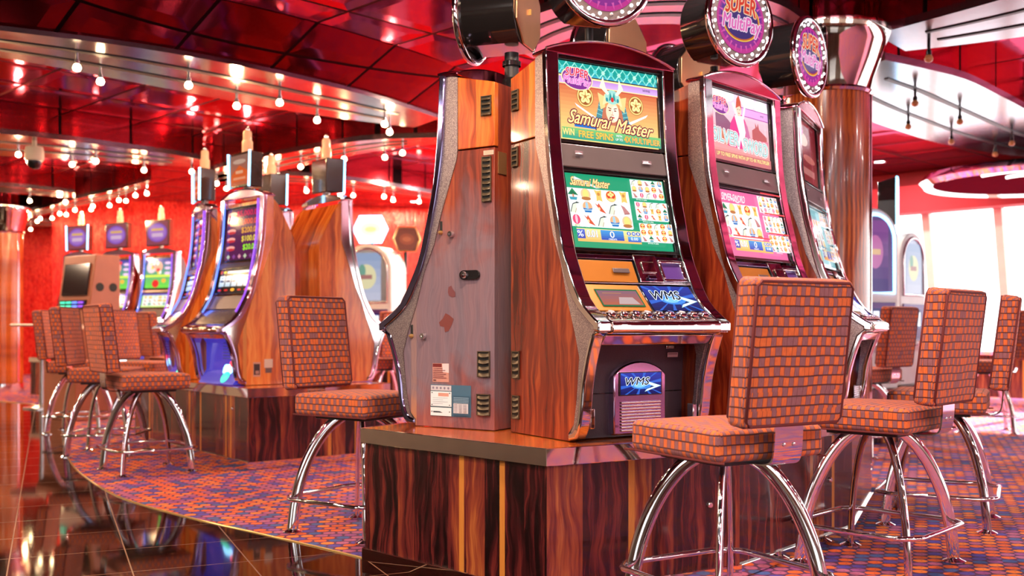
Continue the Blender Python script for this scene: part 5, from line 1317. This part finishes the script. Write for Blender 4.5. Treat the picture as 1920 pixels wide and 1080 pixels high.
hex_sign('hexagonal sign with pale blue rim, edge-on, right of the wood column', 3.42, 9.48, ang_of((.93, -.36)), 1.81, 2.10, True, .36, .44)
arch_cabinet('white arched machine half lost in window glare at right', 3.42, 9.50, ang_of((.70, -.7)), 'white_paint', 'w', h=1.36, w=.52)
# brown terminal at the far left
root = thing('gaming_terminal', 'brown upright gaming terminal with speaker holes behind the left stools', 'gaming terminal', (-4.55, 11.0, 0), ang_of((-.62, -.78)))
mb = MB(); mb.prism_x([(.25, .003), (-.25, .003), (-.25, .62), (-.34, .70), (-.34, .78), (-.12, .98), (-.02, 1.72), (.25, 1.72)], -.32, .32); mb.build('cabinet', 'brown_laminate', root, 0, .01)
mb = MB(); n_ = Vector((0, -.99, .13)); mb.obox((0, -.062, 1.46), (1, 0, 0), (0, .135, .99), n_, .25, .17, .012); mb.build('screen', 'black_gloss', root, 0, .004)
mb = MB(); mb.obox((0, -.10, 1.20), (1, 0, 0), (0, .135, .99), n_, .26, .045, .010); sl_ = mb.build('light_bar', 'black_gloss', root, 0, .003)
for k, c in enumerate(('glow_green', 'glow_green', 'glow_blue', 'glow_violet')):
    for q in (0, 1):
        mb = MB(); mb.obox((-.18 + .12 * k, -.115, 1.18 + .04 * q), (1, 0, 0), (0, .135, .99), n_, .045, .010, .004); mb.build('lamp', c, sl_, 0)
mb = MB(); mb.obox((0, -.225, .90), (1, 0, 0), (0, .707, .707), (0, -.707, .707), .22, .09, .008); mb.build('lower_screen', 'black_gloss', root, 0, .003)
for k in range(2):
    for z in (1.05, 1.38):
        mb = MB(); mb.lathe([(.045, 0), (.045, .004), (0, .005)], 20, (.32, .02 + .15 * k, z), (1, 0, 0)); mb.build('speaker_hole', 'vent_dark', root, 40)
mb = MB(); mb.obox((.321, .1, .95), (0, 1, 0), (0, 0, 1), (1, 0, 0), .05, .06, .002); mb.build('label_plate', 'label_pink', root, 0)
# small table at far left
root = thing('round_table', 'small pale round table beside the far-left stools', 'table', (-5.55, 12.3, 0), 0)
mb = MB(); mb.lathe([(0, .97), (.34, .97), (.36, .985), (.34, 1.0), (0, 1.0)], 28); mb.build('table_top', 'cream_paint', root, 40)
mb = MB(); mb.lathe([(.22, .003), (.22, .02), (.04, .05), (.03, .5), (.05, .97)], 24); mb.build('pedestal', 'satin_chrome', root, 40)
# dome camera under the left band
root = thing('dome_camera', 'white dome security camera hanging below the ceiling at upper left', 'security camera', (-4.50, 9.80, ZB), 0)
mb = MB(); mb.lathe([(.02, .0), (.02, -.05), (.075, -.06), (.085, -.10), (.085, -.17), (.072, -.19)], 24); mb.build('housing', 'cream_paint', root, 40)
mb = MB(); mb.lathe([(.070, -.188), (.066, -.225), (.045, -.258), (0, -.272)], 24); mb.build('dome', 'black_gloss', root, 60)
# suspended disc with light strips, far right
root = thing('ceiling_canopy', 'round chrome-rimmed canopy with light strips hanging at far right', 'ceiling light', (5.55, 10.9, 2.46), 0)
R = 1.15
mb = MB(); mb.lathe([(R - .10, .03), (R, 0), (R + .05, .05), (R, .12), (R - .2, .14)], 56); mb.build('rim', 'chrome', root, 60)
mb = MB(); mb.lathe([(0, .10), (R - .25, .07), (R - .09, .025)], 56); mb.build('underside', 'canopy_red', root, 60)
for rr, a0, a1 in ((R - .06, 3.3, 4.5), (R - .06, 4.6, 5.8), (R - .42, 3.4, 4.6), (R - .42, 4.7, 5.6), (R - .75, 3.3, 5.5)):
    mb = MB(); mb.tube([(rr * cos(a0 + (a1 - a0) * i / 16), rr * sin(a0 + (a1 - a0) * i / 16), .028 if rr > R - .1 else .062) for i in range(17)], .016, 8); mb.build('light_strip', 'tracklight_glow', root, 60)
mb = MB(); mb.tube([(0, 0, .1), (0, 0, ZC - 2.46)], .05, 12); mb.build('hanger', 'satin_chrome', root, 60)

# ------------------------------------------------------------------ daylight, camera, exposure
sl_ = bpy.data.lights.new('sun', 'SUN'); sl_.energy = 14; sl_.color = (1, .96, .92); sl_.angle = .03
so = bpy.data.objects.new('sun', sl_); COL.objects.link(so); so.location = (14, 18, 9)
so.rotation_euler = Vector((-.733 * .80, -.68 * .80, -.60)).to_track_quat('-Z', 'Y').to_euler()
w = bpy.data.worlds.new('overcast_day'); SC.world = w; w.use_nodes = True
bg = w.node_tree.nodes['Background']; bg.inputs[0].default_value = (1, .97, .97, 1); bg.inputs[1].default_value = 3.0
cam = bpy.data.cameras.new('camera'); co = bpy.data.objects.new('camera', cam); COL.objects.link(co); SC.camera = co
co.location = (0, 0, .97); co.rotation_euler = (pi / 2, 0, 0)
cam.sensor_width = 36; cam.lens = 36 * 1950 / 1920; cam.shift_y = (612 - 540) / 1920; cam.clip_end = 200
cam.dof.use_dof = True; cam.dof.focus_distance = 3.85; cam.dof.aperture_fstop = 2.6; cam.dof.aperture_blades = 9
vs_ = SC.view_settings; vs_.view_transform = 'Standard'; vs_.look = 'None'; vs_.gamma = 1; vs_.exposure = .48; vs_.use_curve_mapping = False
SC.cycles.use_denoising = True; SC.cycles.max_bounces = 10; SC.cycles.diffuse_bounces = 3; SC.cycles.glossy_bounces = 5; SC.cycles.transparent_max_bounces = 6
SC.cycles.caustics_reflective = False; SC.cycles.caustics_refractive = False; SC.cycles.sample_clamp_indirect = 6; SC.cycles.blur_glossy = .5
